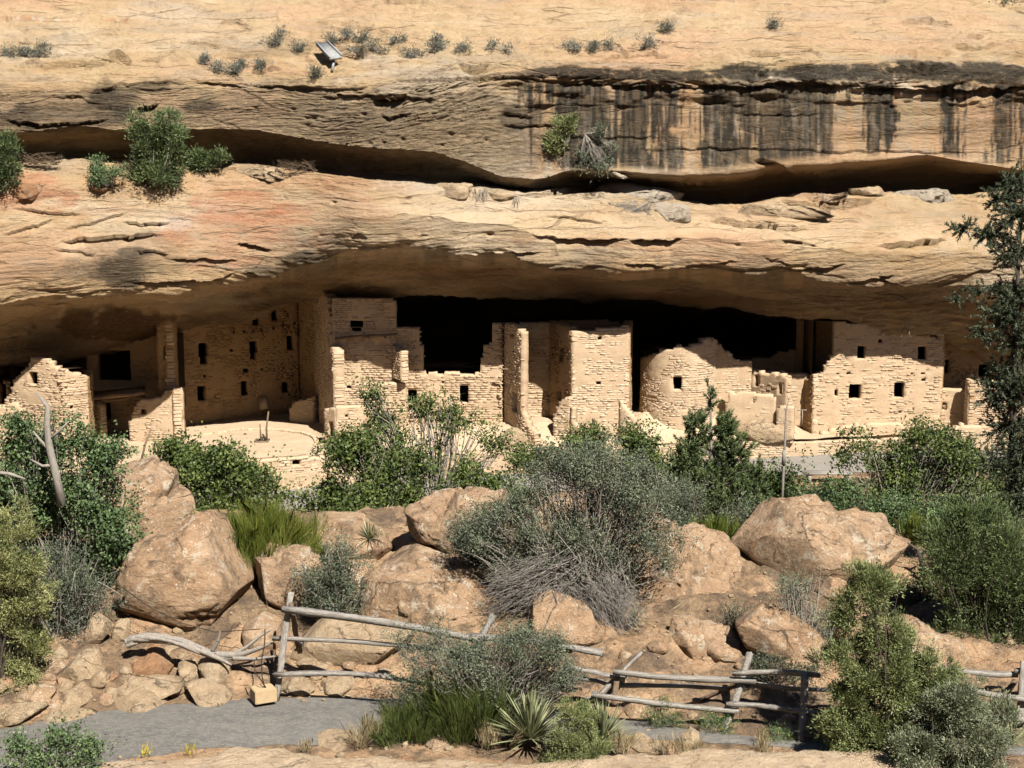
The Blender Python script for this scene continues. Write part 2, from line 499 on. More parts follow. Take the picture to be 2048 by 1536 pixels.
R_LIP = [(-300, 622), (0, 608), (100, 596), (200, 588), (340, 580), (440, 568), (500, 551), (560, 536), (640, 520), (700, 506), (760, 499), (830, 497), (900, 505), (960, 512), (1024, 520), (1100, 542), (1160, 548), (1300, 546), (1400, 545), (1550, 550), (1650, 562), (1700, 569), (1800, 566), (1870, 574), (1950, 580), (2048, 588), (2350, 600)]
R_SOFF = [(-300, 800), (0, 752), (100, 724), (180, 710), (300, 690), (360, 673), (500, 633), (580, 608), (640, 600), (800, 597), (1000, 600), (1200, 606), (1300, 612), (1400, 625), (1500, 638), (1590, 652), (1640, 652), (1760, 665), (1880, 692), (1960, 716), (2048, 740), (2350, 780)]
O_LIP = [(-300, -1.3), (0, -1.3), (346, -1.3), (441, -.9), (554, -.2), (653, .1), (725, -.8), (809, -.75), (936, -.8), (1067, -1.0), (1110, -.7), (1152, -.4), (1185, -.9), (1205, -1.4), (1259, -1.6), (1314, -1.75), (1400, -1.65), (1443, -2.1), (1515, -2.4), (1634, -2.2), (1658, -1.95), (1718, -2.0), (1809, -2.05), (1885, -2.3), (1978, -2.8), (2044, -3.1), (2350, -3.3)]
O_SOFF = [(-300, 7), (0, 7), (400, 7), (600, 6.4), (660, 4.6), (1300, 4.2), (1500, 3.6), (1600, 1.9), (1650, .95), (1880, .85), (1930, 1.4), (2048, 2.2), (2350, 2.4)]

def build_cliff():
    NX = 800
    px = np.linspace(-330, 2380, NX)
    yc = gsmooth(Yc(px), 18)
    jag = lambda s, k: fbm(np.stack([px * .012, 0 * px + s, 0 * px], -1), 5, s, .6) * k
    brow = tab(px, R_BROW) + jag(1, 3)
    over = tab(px, R_OVER) + jag(2, 2)
    ledge = tab(px, R_LEDGE) + jag(3, 3)
    lip = tab(px, R_LIP) + jag(4, 5)
    soff = gsmooth(tab(px, R_SOFF), 5) + jag(5, 1.5)
    ol = gsmooth(tab(px, O_LIP), 7)
    osf = gsmooth(tab(px, O_SOFF), 7)
    rt = sstep(950, 1150, px)             # the right-hand half has a real undercut brow
    K = []
    def key(row=None, off=None, z=None, n=1):
        Y = yc + off
        if z is None:
            p = at(px, row, Y)
            # keep each column in its own vertical plane
            K.append((Y, p[:, 2], n))
        else:
            K.append((Y, z + 0 * px, n))
    key(z=70, off=120, n=6)
    key(row=-150, off=22, n=14)
    key(row=-40, off=9, n=46)
    key(row=60, off=3.7, n=44)
    key(row=brow - 30, off=.75, n=26)
    key(row=brow, off=.14 - .12 * rt, n=10)
    key(row=brow + 14, off=.12 + .08 * rt, n=60)
    key(row=over - 40, off=-.10 + .20 * rt, n=26)
    key(row=over, off=-.20 - .10 * rt, n=14)
    key(row=over + 14 + 10 * rt, off=.9 + 1.2 * rt, n=12)
    key(row=ledge - 9, off=2.2, n=8)
    key(row=ledge - 3, off=1.6, n=12)
    key(row=ledge + 2, off=.1 + .15 * rt, n=40)
    key(row=ledge + 55, off=-.85 + .5 * (ol + 1.3), n=56)
    key(row=lip - 70, off=ol - .25, n=52)
    key(row=lip - 14, off=ol - .12, n=16)
    key(row=lip, off=ol + .05, n=18)
    key(row=lip + (soff - lip) * .30, off=ol + (osf - ol) * .38, n=50)
    key(row=soff, off=osf, n=10)
    p = at(px, soff, yc + osf)
    key(z=p[:, 2] - .25, off=np.maximum(osf + 5, 13), n=10)
    key(z=-2.5, off=np.maximum(osf + 7, 15), n=1)
    Ys, Zs, T = [], [], []
    for k in range(len(K) - 1):
        n = K[k][2]
        for i in range(n):
            t = i / n
            Ys.append(K[k][0] * (1 - t) + K[k + 1][0] * t)
            Zs.append(K[k][1] * (1 - t) + K[k + 1][1] * t)
            T.append(k + t)
    Ys.append(K[-1][0]); Zs.append(K[-1][1]); T.append(len(K) - 1)
    Y, Z, T = np.array(Ys).T, np.array(Zs).T, np.array(T)   # [NX, NT]
    Y0, Z0 = gsmooth(Y, 1.6, 1), gsmooth(Z, 1.6, 1)
    # column x: each column is a vertical plane through the camera's x at a middle height, fixed in the world
    d0 = ray(px, 400)
    ratio = (d0[0] / d0[1])[:, None]
    X = ratio * Y0
    P = np.stack([X, Y0, Z0], -1)
    du = np.gradient(P, axis=0)
    dv = np.gradient(P, axis=1)
    N = np.cross(du, dv)
    N /= np.linalg.norm(N, axis=-1, keepdims=True) + 1e-9
    # outward: towards the camera / down for the soffit
    flip = np.sign(np.sum(N[:, len(T) // 3] * np.array([0, -1, .2]), -1)).mean()
    if flip < 0: N = -N
    N[..., 0] = gsmooth(N[..., 0], 3, 1); N[..., 1] = gsmooth(N[..., 1], 3, 1); N[..., 2] = gsmooth(N[..., 2], 3, 1)
    N /= np.linalg.norm(N, axis=-1, keepdims=True) + 1e-9
    PX, ROW = proj(P)
    TT = np.broadcast_to(T, PX.shape)
    # ---- relief
    q = P * np.array([.22, .22, 1.5])
    warp = fbm(P * .12, 3, 50) * 1.1
    strat = fbm(np.stack([P[..., 0] * .10, P[..., 1] * .10, P[..., 2] * 1.7 + warp], -1), 5, 60, .62)
    fine = fbm(np.stack([P[..., 0] * .55, P[..., 1] * .55, P[..., 2] * 5.5 + 2 * warp], -1), 4, 70, .6)
    big = fbm(P * np.array([.09, .09, .22]), 3, 80)
    chip = np.abs(fbm(P * np.array([.9, .9, 2.2]), 4, 90, .6))
    top = sstep(5, 3.2, TT)
    sof = sstep(16.0, 17.0, TT)
    lipz = np.exp(-((TT - 15.6) / 1.3) ** 2)
    face = (TT > 6) & (TT < 8.3)
    smooth_face = np.where(face, .35, 1) * (1 - .62 * np.exp(-((TT - 13.9) / 1.4) ** 2))
    D = big * .26 + (strat * .085 + fine * .032 - (chip - .35) * .05) * smooth_face * (1 + .8 * sof)
    shelf = fbm(np.stack([P[..., 0] * .16, P[..., 1] * .16, P[..., 2] * 2.4 + warp * 1.5], -1), 4, 95, .6)
    D += lipz * (np.tanh(shelf * 5) * .035 + fbm(P * np.array([.35, .35, 1.0]), 4, 96, .55) * .09)
    tp_ = sstep(4.6, 3.6, TT)
    D += tp_ * (fbm(P * np.array([.7, .5, 1.2]), 5, 98, .65) * .10 - np.abs(fbm(P * np.array([.25, .25, 1.0]), 4, 99, .6)) * .22)
    D += np.where((TT > 4.3) & (TT < 6.3) & (PX > 1000), fbm(P * np.array([.8, .8, 2.0]), 4, 97) * .20, 0)
    def terrace(x, k, soft=.18):
        y = x * k
        f_ = np.floor(y)
        return (f_ + sstep(.5 - soft, .5 + soft, y - f_)) / k - x
    lay1 = fbm(np.stack([P[..., 0] * .07, P[..., 1] * .07, P[..., 2] * .75 + warp * .8], -1), 5, 110, .6)
    lay2 = fbm(np.stack([P[..., 0] * .20, P[..., 1] * .20, P[..., 2] * 1.6 + warp * 1.2], -1), 5, 120, .62)
    tw_ = np.interp(TT, [0, 3, 4.5, 5.5, 6, 8.5, 9, 11.5, 12.3, 14.2, 15.0, 16.2, 17, 18.4, 18.6], [.3, .3, .45, .8, .75, .75, .5, .5, .14, .07, .15, .25, .4, .4, 0])
    tw_ = tw_ * np.where(TT > 6, 1 - .8 * sstep(1000, 1100, PX) * (TT < 8.4), 1) * (.55 + .9 * sstep(-.35, .45, big))
    D += (terrace(lay1, 4.0, .10) * .60 + terrace(lay2, 3.5, .12) * .26) * tw_
    rng = np.random.default_rng(5)
    # ---- bedding cracks: the rock below a crack line steps back and eases out again
    cr = [([(0, 134), (70, 126), (165, 122), (260, 116)], .22, 14), ([(213, 106), (232, 104), (266, 116)], .5, 9), ([(372, 152), (430, 165), (500, 172)], .14, 8), ([(470, 160), (540, 170), (640, 173)], .18, 8),
          ([(620, 193), (720, 190), (800, 190), (900, 204)], .2, 9), ([(745, 197), (785, 194), (815, 186)], .7, 14), ([(915, 134), (945, 138), (982, 133)], .45, 8), ([(760, 164), (860, 162), (960, 156), (1080, 153)], .18, 8),
          ([(560, 176), (700, 178), (760, 170)], .12, 8), ([(0, 240), (90, 250), (170, 244), (230, 236)], .3, 12), ([(190, 190), (230, 168), (330, 160), (380, 170)], .15, 10), ([(270, 212), (300, 210), (320, 203)], .4, 9),
          ([(0, 471), (60, 456), (112, 436)], .16, 9), ([(115, 482), (180, 478), (240, 472), (330, 470)], .45, 10), ([(120, 462), (200, 440), (265, 424)], .14, 8), ([(1060, 470), (1110, 474), (1180, 480), (1270, 474)], .3, 10), ([(1255, 480), (1300, 478), (1370, 480)], .45, 9),
          ([(1420, 440), (1500, 447), (1560, 450), (1625, 456)], .32, 9), ([(1750, 492), (1820, 484), (1900, 478)], .4, 9), ([(1560, 480), (1600, 483), (1640, 492)], .2, 8), ([(1640, 392), (1700, 398), (1760, 390)], .35, 8), ([(1550, 400), (1680, 404), (1730, 402)], .3, 7),
          ([(1370, 160), (1480, 168), (1600, 162), (1740, 170)], .28, 9), ([(1700, 170), (1850, 176), (2100, 176)], .42, 11), ([(1080, 168), (1300, 172), (1500, 168)], .16, 8), ([(1820, 132), (1870, 136), (1900, 130)], .35, 7),
          ([(1030, 270), (1200, 275), (1350, 274)], .1, 7), ([(1440, 225), (1560, 230), (1660, 228)], .08, 6), ([(1500, 320), (1580, 332), (1590, 345)], .35, 12), ([(1230, 300), (1420, 296), (1650, 305), (1900, 300), (2048, 303)], .12, 8),
          ([(440, 268), (560, 272), (660, 296), (840, 306)], .25, 10), ([(760, 232), (790, 232), (815, 230)], .25, 7), ([(830, 505), (960, 515), (1060, 528)], .2, 9), ([(250, 566), (380, 560), (480, 545)], .2, 8), ([(1880, 640), (1960, 648), (2048, 650)], .1, 8),
          ([(500, 600), (640, 572), (800, 560), (1000, 566)], .16, 14), ([(1250, 590), (1500, 606), (1700, 625), (1850, 620)], .25, 14), ([(1700, 598), (1850, 606), (2048, 612)], .4, 12), ([(0, 640), (180, 625), (400, 588)], .2, 14)]
    for _ in range(95):
        x0 = rng.uniform(-250, 2300)
        band = rng.integers(0, 4)
        if band == 0: y0 = rng.uniform(-20, 150)
        elif band == 1: y0 = rng.uniform(150, 320) if x0 < 1050 else rng.uniform(120, 180)
        elif band == 2: y0 = rng.uniform(345, 540)
        else: y0 = tab(x0, R_LIP) + rng.uniform(-35, 45)
        L = rng.uniform(25, 170)
        s = rng.normal(0, .10)
        cr.append(([(x0, y0), (x0 + L * .5, y0 + s * L * .5 + rng.normal(0, 3)), (x0 + L, y0 + s * L + rng.normal(0, 4))], rng.uniform(.06, .26), rng.uniform(5, 11)))
    for pl, dep, dec in cr:
        a = np.array(pl, float)
        i0, i1 = np.searchsorted(px, a[0, 0] - 60), np.searchsorted(px, a[-1, 0] + 60)
        if i1 <= i0 + 2: continue
        sx, sr = PX[i0:i1], ROW[i0:i1]
        ln = np.interp(sx, a[:, 0], a[:, 1]) + fbm(np.stack([sx * .05, sx * 0, sx * 0 + dep * 91], -1), 3, 7) * 3
        u = (sx - a[0, 0]) / max(1, a[-1, 0] - a[0, 0])
        wx = sstep(0, .25, u) * sstep(1, .75, u)
        dr = sr - ln
        D[i0:i1] -= np.where((dr > 0) & (dr < dec * 5), dep * wx * np.exp(-np.maximum(dr, 0) / dec), 0)
        D[i0:i1] += np.where((dr <= 0) & (dr > -dec * 3), .35 * dep * wx * np.exp(dr / dec), 0)
    # ---- weathering pits
    for _ in range(110):
        k = rng.random()
        if k < .35: x0, y0 = rng.uniform(500, 1080), rng.uniform(205, 320)
        elif k < .75: x0, y0 = rng.uniform(1120, 2048), rng.uniform(122, 165)
        elif k < .85: x0, y0 = rng.uniform(1780, 1960), rng.uniform(95, 125)
        else: x0, y0 = rng.uniform(0, 2048), rng.uniform(200, 540)
        r = rng.uniform(1.8, 4.2)
        i0, i1 = np.searchsorted(px, x0 - 24), np.searchsorted(px, x0 + 24)
        e = ((PX[i0:i1] - x0) / (r * 1.5)) ** 2 + ((ROW[i0:i1] - y0) / r) ** 2
        D[i0:i1] -= np.where(e < 6, rng.uniform(.06, .2) * np.exp(-e), 0)
    fade = sstep(20.0, 19.0, TT) * .9 + .1
    P = P + N * (D * fade)[..., None]
    P[:, T < 3.0] += (fbm(P[:, T < 3.0] * .35, 4, 33) * .12)[..., None] * np.array([0, 0, 1])
    PX, ROW = proj(P)
    # ---- colour masks fixed to the rock: stains, plus some painted light and shade
    def blob(cx, cy, rx, ry, k=1.0):
        n = fbm(np.stack([PX * .02, ROW * .03, 0 * PX + cx], -1), 4, int(cx) % 97, .6)
        return sstep(1.25, .35, ((PX - cx) / rx) ** 2 + ((ROW - cy) / ry) ** 2 + n * .55) * k
    col = fbm(np.stack([PX * .016, ROW * .0035, 0 * PX], -1), 5, 200, .62)
    col2 = fbm(np.stack([PX * .06, ROW * .006, 0 * PX + 5], -1), 4, 210, .6)
    PXw = PX + fbm(np.stack([PX * .02, ROW * .03, 0 * PX + 2], -1), 4, 251, .6) * 9
    dark_zone = tab(PXw, [(1000, .05), (1040, .3), (1120, .25), (1150, .85), (1205, .85), (1222, .15), (1242, .9), (1295, .75), (1318, .3), (1332, .85), (1348, .8), (1356, .05), (1405, .12), (1420, .9), (1448, .95), (1458, .35), (1472, .9), (1640, .97), (1658, .85), (1668, .2), (1725, .22), (1738, .9), (1786, .85), (1794, .03), (1880, .2), (1896, .62), (1925, .5), (1950, .3), (1990, .3), (2012, .7), (2035, .45), (2100, .5), (2350, .4)])
    fz = sstep(156, 172, ROW) * sstep(0, -20, ROW - tab(PX, R_OVER)) * sstep(985, 1060, PX)
    col3 = fbm(np.stack([PX * .19, ROW * .012, 0 * PX + 3], -1), 4, 220, .65)
    rf = (ROW - 165) / 180                     # streaks thin out downwards, each to its own length
    run = fbm(np.stack([PX * .045, 0 * PX, 0 * PX + 7], -1), 3, 225)
    edge_n = fbm(P * np.array([.9, .9, .5]), 4, 227, .65)
    dz = gsmooth(dark_zone, 2.5, 0)
    varn = fz * sstep(.36, .62, dz * 1.0 + col * .12 + col2 * .16 + col3 * .20 + edge_n * .12 + .17 - .45 * np.clip(rf - .55 - run * .7, 0, 1)) * (.80 + .2 * sstep(-.3, .4, col3))
    varn = np.maximum(varn, fz * sstep(1380, 1420, PX) * sstep(1690, 1640, PX) * sstep(250, 330, ROW) * .5)
    band = np.exp(-((ROW - tab(PX, [(900, 160), (1100, 148), (1300, 150), (1600, 145), (1850, 140), (2100, 150)])) / tab(PX, [(900, 6), (1100, 17), (1600, 17), (2100, 26)])) ** 2)
    varn = np.maximum(varn, sstep(.30, .62, band * (.95 + .5 * fbm(P * np.array([.6, .6, 2.0]), 5, 245, .65))) * sstep(.08, .35, band) * sstep(930, 1120, PX) * (TT < 8) * .95)
    for b in [(235, 205, 52, 45, .8), (55, 235, 85, 26, .75), (300, 175, 40, 14, .6), (400, 215, 42, 14, .7), (1030, 235, 26, 30, .6), (240, 540, 70, 34, .75), (280, 505, 45, 12, .7), (120, 235, 120, 30, .5), (215, 235, 60, 20, .7), (620, 520, 70, 16, .7), (540, 545, 45, 12, .5), (1480, 545, 60, 14, .4)]:
        varn = np.maximum(varn, blob(*b) * (TT < 15.9))
    grey = blob(720, 255, 440, 85, 1) + blob(420, 205, 280, 46, .7) + blob(1000, 300, 160, 80, .8) + blob(100, 215, 220, 50, .75) + blob(500, 95, 130, 22, .5) + .35 * fz
    grey = np.maximum(grey, sstep(60, 5, tab(PX, R_LIP) - ROW) * sstep(430, 620, PX) * (TT < 17) * .8 * sstep(-.4, .3, col + .2))  # greyer band close above the lip line
    grey = np.maximum(grey, blob(250, 530, 130, 60, .7))
    grey = np.maximum(grey, blob(1330, 420, 120, 40, .35)) + blob(1850, 420, 170, 30, .3) * 1
    grey = np.maximum(grey, sstep(-.1, .5, fbm(P * np.array([.25, .25, .8]), 4, 230)) * .25 * (TT > 5) * (TT < 12))
    pink = np.clip(blob(480, 465, 150, 85, .7) + blob(60, 385, 90, 42, .8) + blob(600, 420, 200, 40, .35) + blob(1300, 480, 260, 18, .3) + blob(700, 370, 160, 18, .35), 0, 1)
    rust = fz * sstep(-.4, .3, col2 + col * .5) * .85 * (1 - varn)
    rust = np.maximum(rust, blob(1500, 430, 330, 30, .35) + blob(150, 400, 200, 50, .4))
    pink = np.maximum(pink, (np.abs(ROW - tab(PX, [(0, 36), (130, 42), (250, 41)])) < 2.5) * (PX < 260) * (fine > -.2) * .7)
    pink = np.maximum(pink, np.exp(-((PX - 1788 - (ROW - 250) * -.03) / 3.5) ** 2) * fz * .8)
    white = (np.abs(ROW - tab(PX, [(0, 36), (130, 40), (250, 40)])) < 3) * (PX < 250) * (col2 > .2) * (fine > -.1) * .55 + 0.0
    white = np.maximum(white, fz * sstep(.45, .8, fbm(np.stack([PX * .13, ROW * .012, 0 * PX + 8], -1), 3, 240)) * .12)
    white = np.maximum(white, blob(340, 450, 45, 16, .5))
    pale = sstep(120, 40, ROW) * .15 + blob(900, 450, 1100, 75, .9) + blob(900, 60, 1400, 60, .3)  # paler rock, with brighter sunlight painted onto the mid band
    pale = np.clip(pale, 0, 1)
    sn = fbm(P * np.array([.35, .35, 1.2]), 4, 260)
    soot_shade = np.clip(sstep(16.2, 17.3, TT) * (.40 + .30 * sn) + sstep(17.9, 18.6, TT) * .45, 0, 1)
    soot_shade = np.maximum(soot_shade, sstep(8.0, 8.6, TT) * (TT < 9.4) * sstep(1000, 1150, PX) * .6)  # underside of the crevice overhang: shade painted into the colour
    soot_shade = np.maximum(soot_shade, blob(230, 650, 150, 42, .95) * sstep(16.2, 16.9, TT))
    soot_shade = np.maximum(soot_shade, (TT > 9.3) * (TT < 11.2) * (.05 + .7 * sstep(1000, 1300, PX)))  # crevice recess darkened: painted shade, strongest on the right
    global CL
    CL = (PX[:, T < 16.2], ROW[:, T < 16.2], P[:, T < 16.2])
    nx, nt = PX.shape
    idx = np.arange(nx * nt).reshape(nx, nt)
    f = np.stack([idx[:-1, :-1], idx[:-1, 1:], idx[1:, 1:], idx[1:, :-1]], -1).reshape(-1, 4)
    if flip < 0: f = f[:, ::-1]
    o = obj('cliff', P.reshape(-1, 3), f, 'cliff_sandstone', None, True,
            dict(varnish=np.clip(varn, 0, 1).ravel(), grey=np.clip(grey, 0, 1).ravel(), pink=pink.ravel(), rust=np.clip(rust, 0, 1).ravel(), white=white.ravel(), pale=pale.ravel(), soot_shade=soot_shade.ravel()))
    tag(o, 'banded sandstone cliff with dark varnish streaks over the alcove', kind='structure')
    return o
build_cliff()
def cliff_Y(x, y, r=6):
    """distance of the cliff surface seen at a photo pixel"""
    m = (np.abs(CL[0] - x) < r) & (np.abs(CL[1] - y) < r)
    return float(CL[2][..., 1][m].min()) if m.any() else float(Yc(x))

# ------------------------------------------------------------------ ground, path, plaza
def Ypath(px):                       # back edge of the asphalt path
    r = tab(px, [(-600, 1480), (-100, 1470), (0, 1458), (100, 1440), (200, 1424), (350, 1408), (480, 1399), (700, 1393), (900, 1400), (1100, 1420), (1280, 1444), (1500, 1474), (1700, 1490), (2600, 1500)])
    return at_z(px, r, 3.8)[..., 1]
def Ypath_front(px):
    r = tab(px, [(-600, 1640), (0, 1580), (250, 1520), (400, 1500), (560, 1492), (720, 1484), (900, 1484), (1100, 1482), (1280, 1478), (1500, 1490), (1700, 1508), (2600, 1520)])
    return at_z(px, r, 3.8)[..., 1]
def px_of(X, Y):
    return 1024 + F * X / (Y * cp + 10.0 * sp)
def gravel_z(px): return tab(px, [(-400, -1.1), (700, -1.1), (1600, -.78), (2400, -.78)])
def ground_z(X, Y):
    px = px_of(X, np.maximum(Y, 8))
    s = Y - Ypath(px)
    z = 3.8 + .70 * sstep(.05, 3.2, s) + .60 * sstep(3.0, 7.0, s) - 7.5 * sstep(8.0, 20, s)
    z = z + (gravel_z(px) - z) * sstep(46, 59, Y)
    q_ = np.stack([X * .8, Y * .8, 0 * X], -1)
    n = (fbm(q_, 5, 300, .6) * .16 + np.abs(fbm(q_ * 2.2, 3, 305)) * .10) * sstep(.0, .8, s) * sstep(59, 54, Y)
    z = z + n
    sf = Ypath_front(px) - Y                      # towards the camera the rock dips, then climbs to the overlook
    z = z - .35 * sstep(.8, 5, sf) + 9.0 * sstep(12, 1.0, Y)
    return z
def grid(xs, ys):
    X, Y = np.meshgrid(xs, ys, indexing='ij')
    i = np.arange(X.size).reshape(X.shape)
    f = np.stack([i[:-1, :-1], i[1:, :-1], i[1:, 1:], i[:-1, 1:]], -1).reshape(-1, 4)
    return X, Y, f
xs = np.concatenate([np.linspace(-90, -16, 20)[:-1], np.linspace(-16, 16, 200), np.linspace(16, 90, 20)[1:]])
ys = np.concatenate([np.linspace(-12, 18, 24)[:-1], np.linspace(18, 36, 120), np.linspace(36, 84, 50)[1:]])
X, Y, f = grid(xs, ys)
Zg = ground_z(X, Y)
tag(obj('ground', np.stack([X, Y, Zg], -1).reshape(-1, 3), f, 'dry_soil', None, True), 'dry brown soil of the canyon bank', kind='structure')
# asphalt path, laid on the terrace
pxs = np.linspace(-500, 2500, 220)
v = []
for k in np.linspace(0, 1, 12):
    a, b = Ypath(pxs), Ypath_front(pxs)
    wob = fbm(np.stack([pxs * .03, 0 * pxs, 0 * pxs + k], -1), 3, 310) * .06
    Yp = a * (1 - k) + b * k + wob * (1 if k in (0, 1) else 0)
    Xp = (pxs - 1024) / F * (Yp * cp + 10.2 * sp)
    v.append(np.stack([Xp, Yp, 0 * Xp + 3.806 + .03 * math.sin(k * math.pi)], -1))
v = np.stack(v, 1)
i = np.arange(v.shape[0] * v.shape[1]).reshape(v.shape[:2])
f = np.stack([i[:-1, :-1], i[:-1, 1:], i[1:, 1:], i[1:, :-1]], -1).reshape(-1, 4)
tag(obj('path', v.reshape(-1, 3), f, 'asphalt', None, True), 'grey asphalt footpath in front of the rail fence', kind='structure')
# gravel path along the ruin
pxs = np.linspace(-400, 2450, 200)
v = []
for k in np.linspace(0, 1, 8):
    Yp = Yb(pxs) + .4 - k * 4.2
    Xp = (pxs - 1024) / F * (Yp * cp + 15 * sp)
    v.append(np.stack([Xp, Yp, gravel_z(pxs) + .05 + .02 * fbm(np.stack([Xp, Yp, 0 * Xp], -1), 2, 5) - .12 * max(0, k - .8)], -1))
v = np.stack(v, 1)
i = np.arange(v.shape[0] * v.shape[1]).reshape(v.shape[:2])
f = np.stack([i[:-1, :-1], i[:-1, 1:], i[1:, 1:], i[1:, :-1]], -1).reshape(-1, 4)
tag(obj('gravel_path', v.reshape(-1, 3), f, 'gravel', None, True), 'pale grey gravel walk at the foot of the ruin', kind='structure')
# plaza: dusty bedrock behind the retaining walls
def plaza_z(px, Y):
    s = Y - Yb(px)
    amp = tab(px, [(-400, -.2), (150, -.3), (300, -.35), (380, 0), (640, 0), (690, .5), (900, .65), (1100, .7), (1150, .4), (1230, .4), (1290, 1.0), (1480, 1.1), (1570, .5), (1600, .12), (1850, .2), (1930, .7), (2300, .9)])
    z = .03 + np.where(amp > 0, amp * sstep(.4, 2.6, s), amp)
    P = np.stack([px * .022, Y, 0 * Y], -1)
    return z + fbm(P * .7, 4, 320) * .05 + np.where((px > 700) & (px < 1600), np.abs(fbm(P * 1.3, 3, 330)) * .12 * sstep(.3, 1, s), 0)
pxs = np.linspace(-400, 2450, 280)
ss = np.concatenate([[.22], np.linspace(.3, 6, 46), np.linspace(6.5, 20, 16)])
PXg, Sg = np.meshgrid(pxs, ss, indexing='ij')
Yg = Yb(PXg) + Sg
Xg = (PXg - 1024) / F * (Yg * cp + 13.5 * sp)
Zp = plaza_z(PXg, Yg)
i = np.arange(PXg.size).reshape(PXg.shape)
f = np.stack([i[:-1, :-1], i[1:, :-1], i[1:, 1:], i[:-1, 1:]], -1).reshape(-1, 4)
tag(obj('plaza_ground', np.stack([Xg, Yg, Zp], -1).reshape(-1, 3), f, 'plaza_dust', None, True), 'pale dusty bedrock court in front of the rooms', kind='structure')

# unseen canyon slope behind the viewpoint, added and steepened to block sky light
hx, hy, hf = grid(np.linspace(-160, 160, 90), np.linspace(-150, -11.5, 60))
hs = -11.5 - hy
hz = 12.4 + 1.0 * hs * sstep(0, 14, hs) + fbm(np.stack([hx * .05, hy * .05, 0 * hx], -1), 4, 600) * 3 * sstep(0, 20, hs) + np.abs(fbm(np.stack([hx * .3, hy * .3, 0 * hx], -1), 3, 610)) * 2.2 * sstep(2, 12, hs)
hz = np.minimum(hz, 68 + .05 * hz)
mat_simple('sky_blocker_woods', (.035, .045, .022), (.10, .085, .05), .5, .05, (1, 1, 1), (.03, .035, .02))
tag(obj('sky_blocker_slope', np.stack([hx, hy, hz], -1).reshape(-1, 3), hf, 'sky_blocker_woods', None, True), 'unseen wooded slope behind the viewpoint, added to block sky light', kind='structure')

# ------------------------------------------------------------------ the ruin: walls of laid stones
def stone_mesh(name, seed, mat):
    """a rough block: a box with chamfered, jittered edges (44 triangles)"""
    r = np.random.default_rng(seed)
    bm = bmesh.new()
    bmesh.ops.create_cube(bm, size=1.0)
    bmesh.ops.bevel(bm, geom=list(bm.edges) + list(bm.verts), offset=.14, segments=1, profile=.5, affect='EDGES')
    for vv in bm.verts:
        vv.co += Vector(r.uniform(-.05, .05, 3) * np.array([1, .8, 1.6]))
    m = bpy.data.meshes.new(name)
    bm.to_mesh(m)
    bm.free()
    m.materials.append(MATS[mat])
    return m
STONES = {k: [stone_mesh('stone', 10 + i, k) for i in range(8)] for k in ('masonry', 'shaded_masonry')}
def mesh_arrays(m):
    v = np.array([x.co[:] for x in m.vertices])
    return v, [list(p.vertices) for p in m.polygons]
def rough_box(seed):
    r = np.random.default_rng(seed)
    v = np.array([(x, y, z) for x in (-.5, .5) for y in (-.5, .5) for z in (-.5, .5)]) + r.uniform(-.07, .07, (8, 3)) * [.7, .8, 1.4]
    return v, [[0, 1, 3, 2], [4, 6, 7, 5], [0, 4, 5, 1], [2, 3, 7, 6], [0, 2, 6, 4], [1, 5, 7, 3]]
STONE_ARR = {k: [rough_box(60 + i) for i in range(8)] for k in STONES}

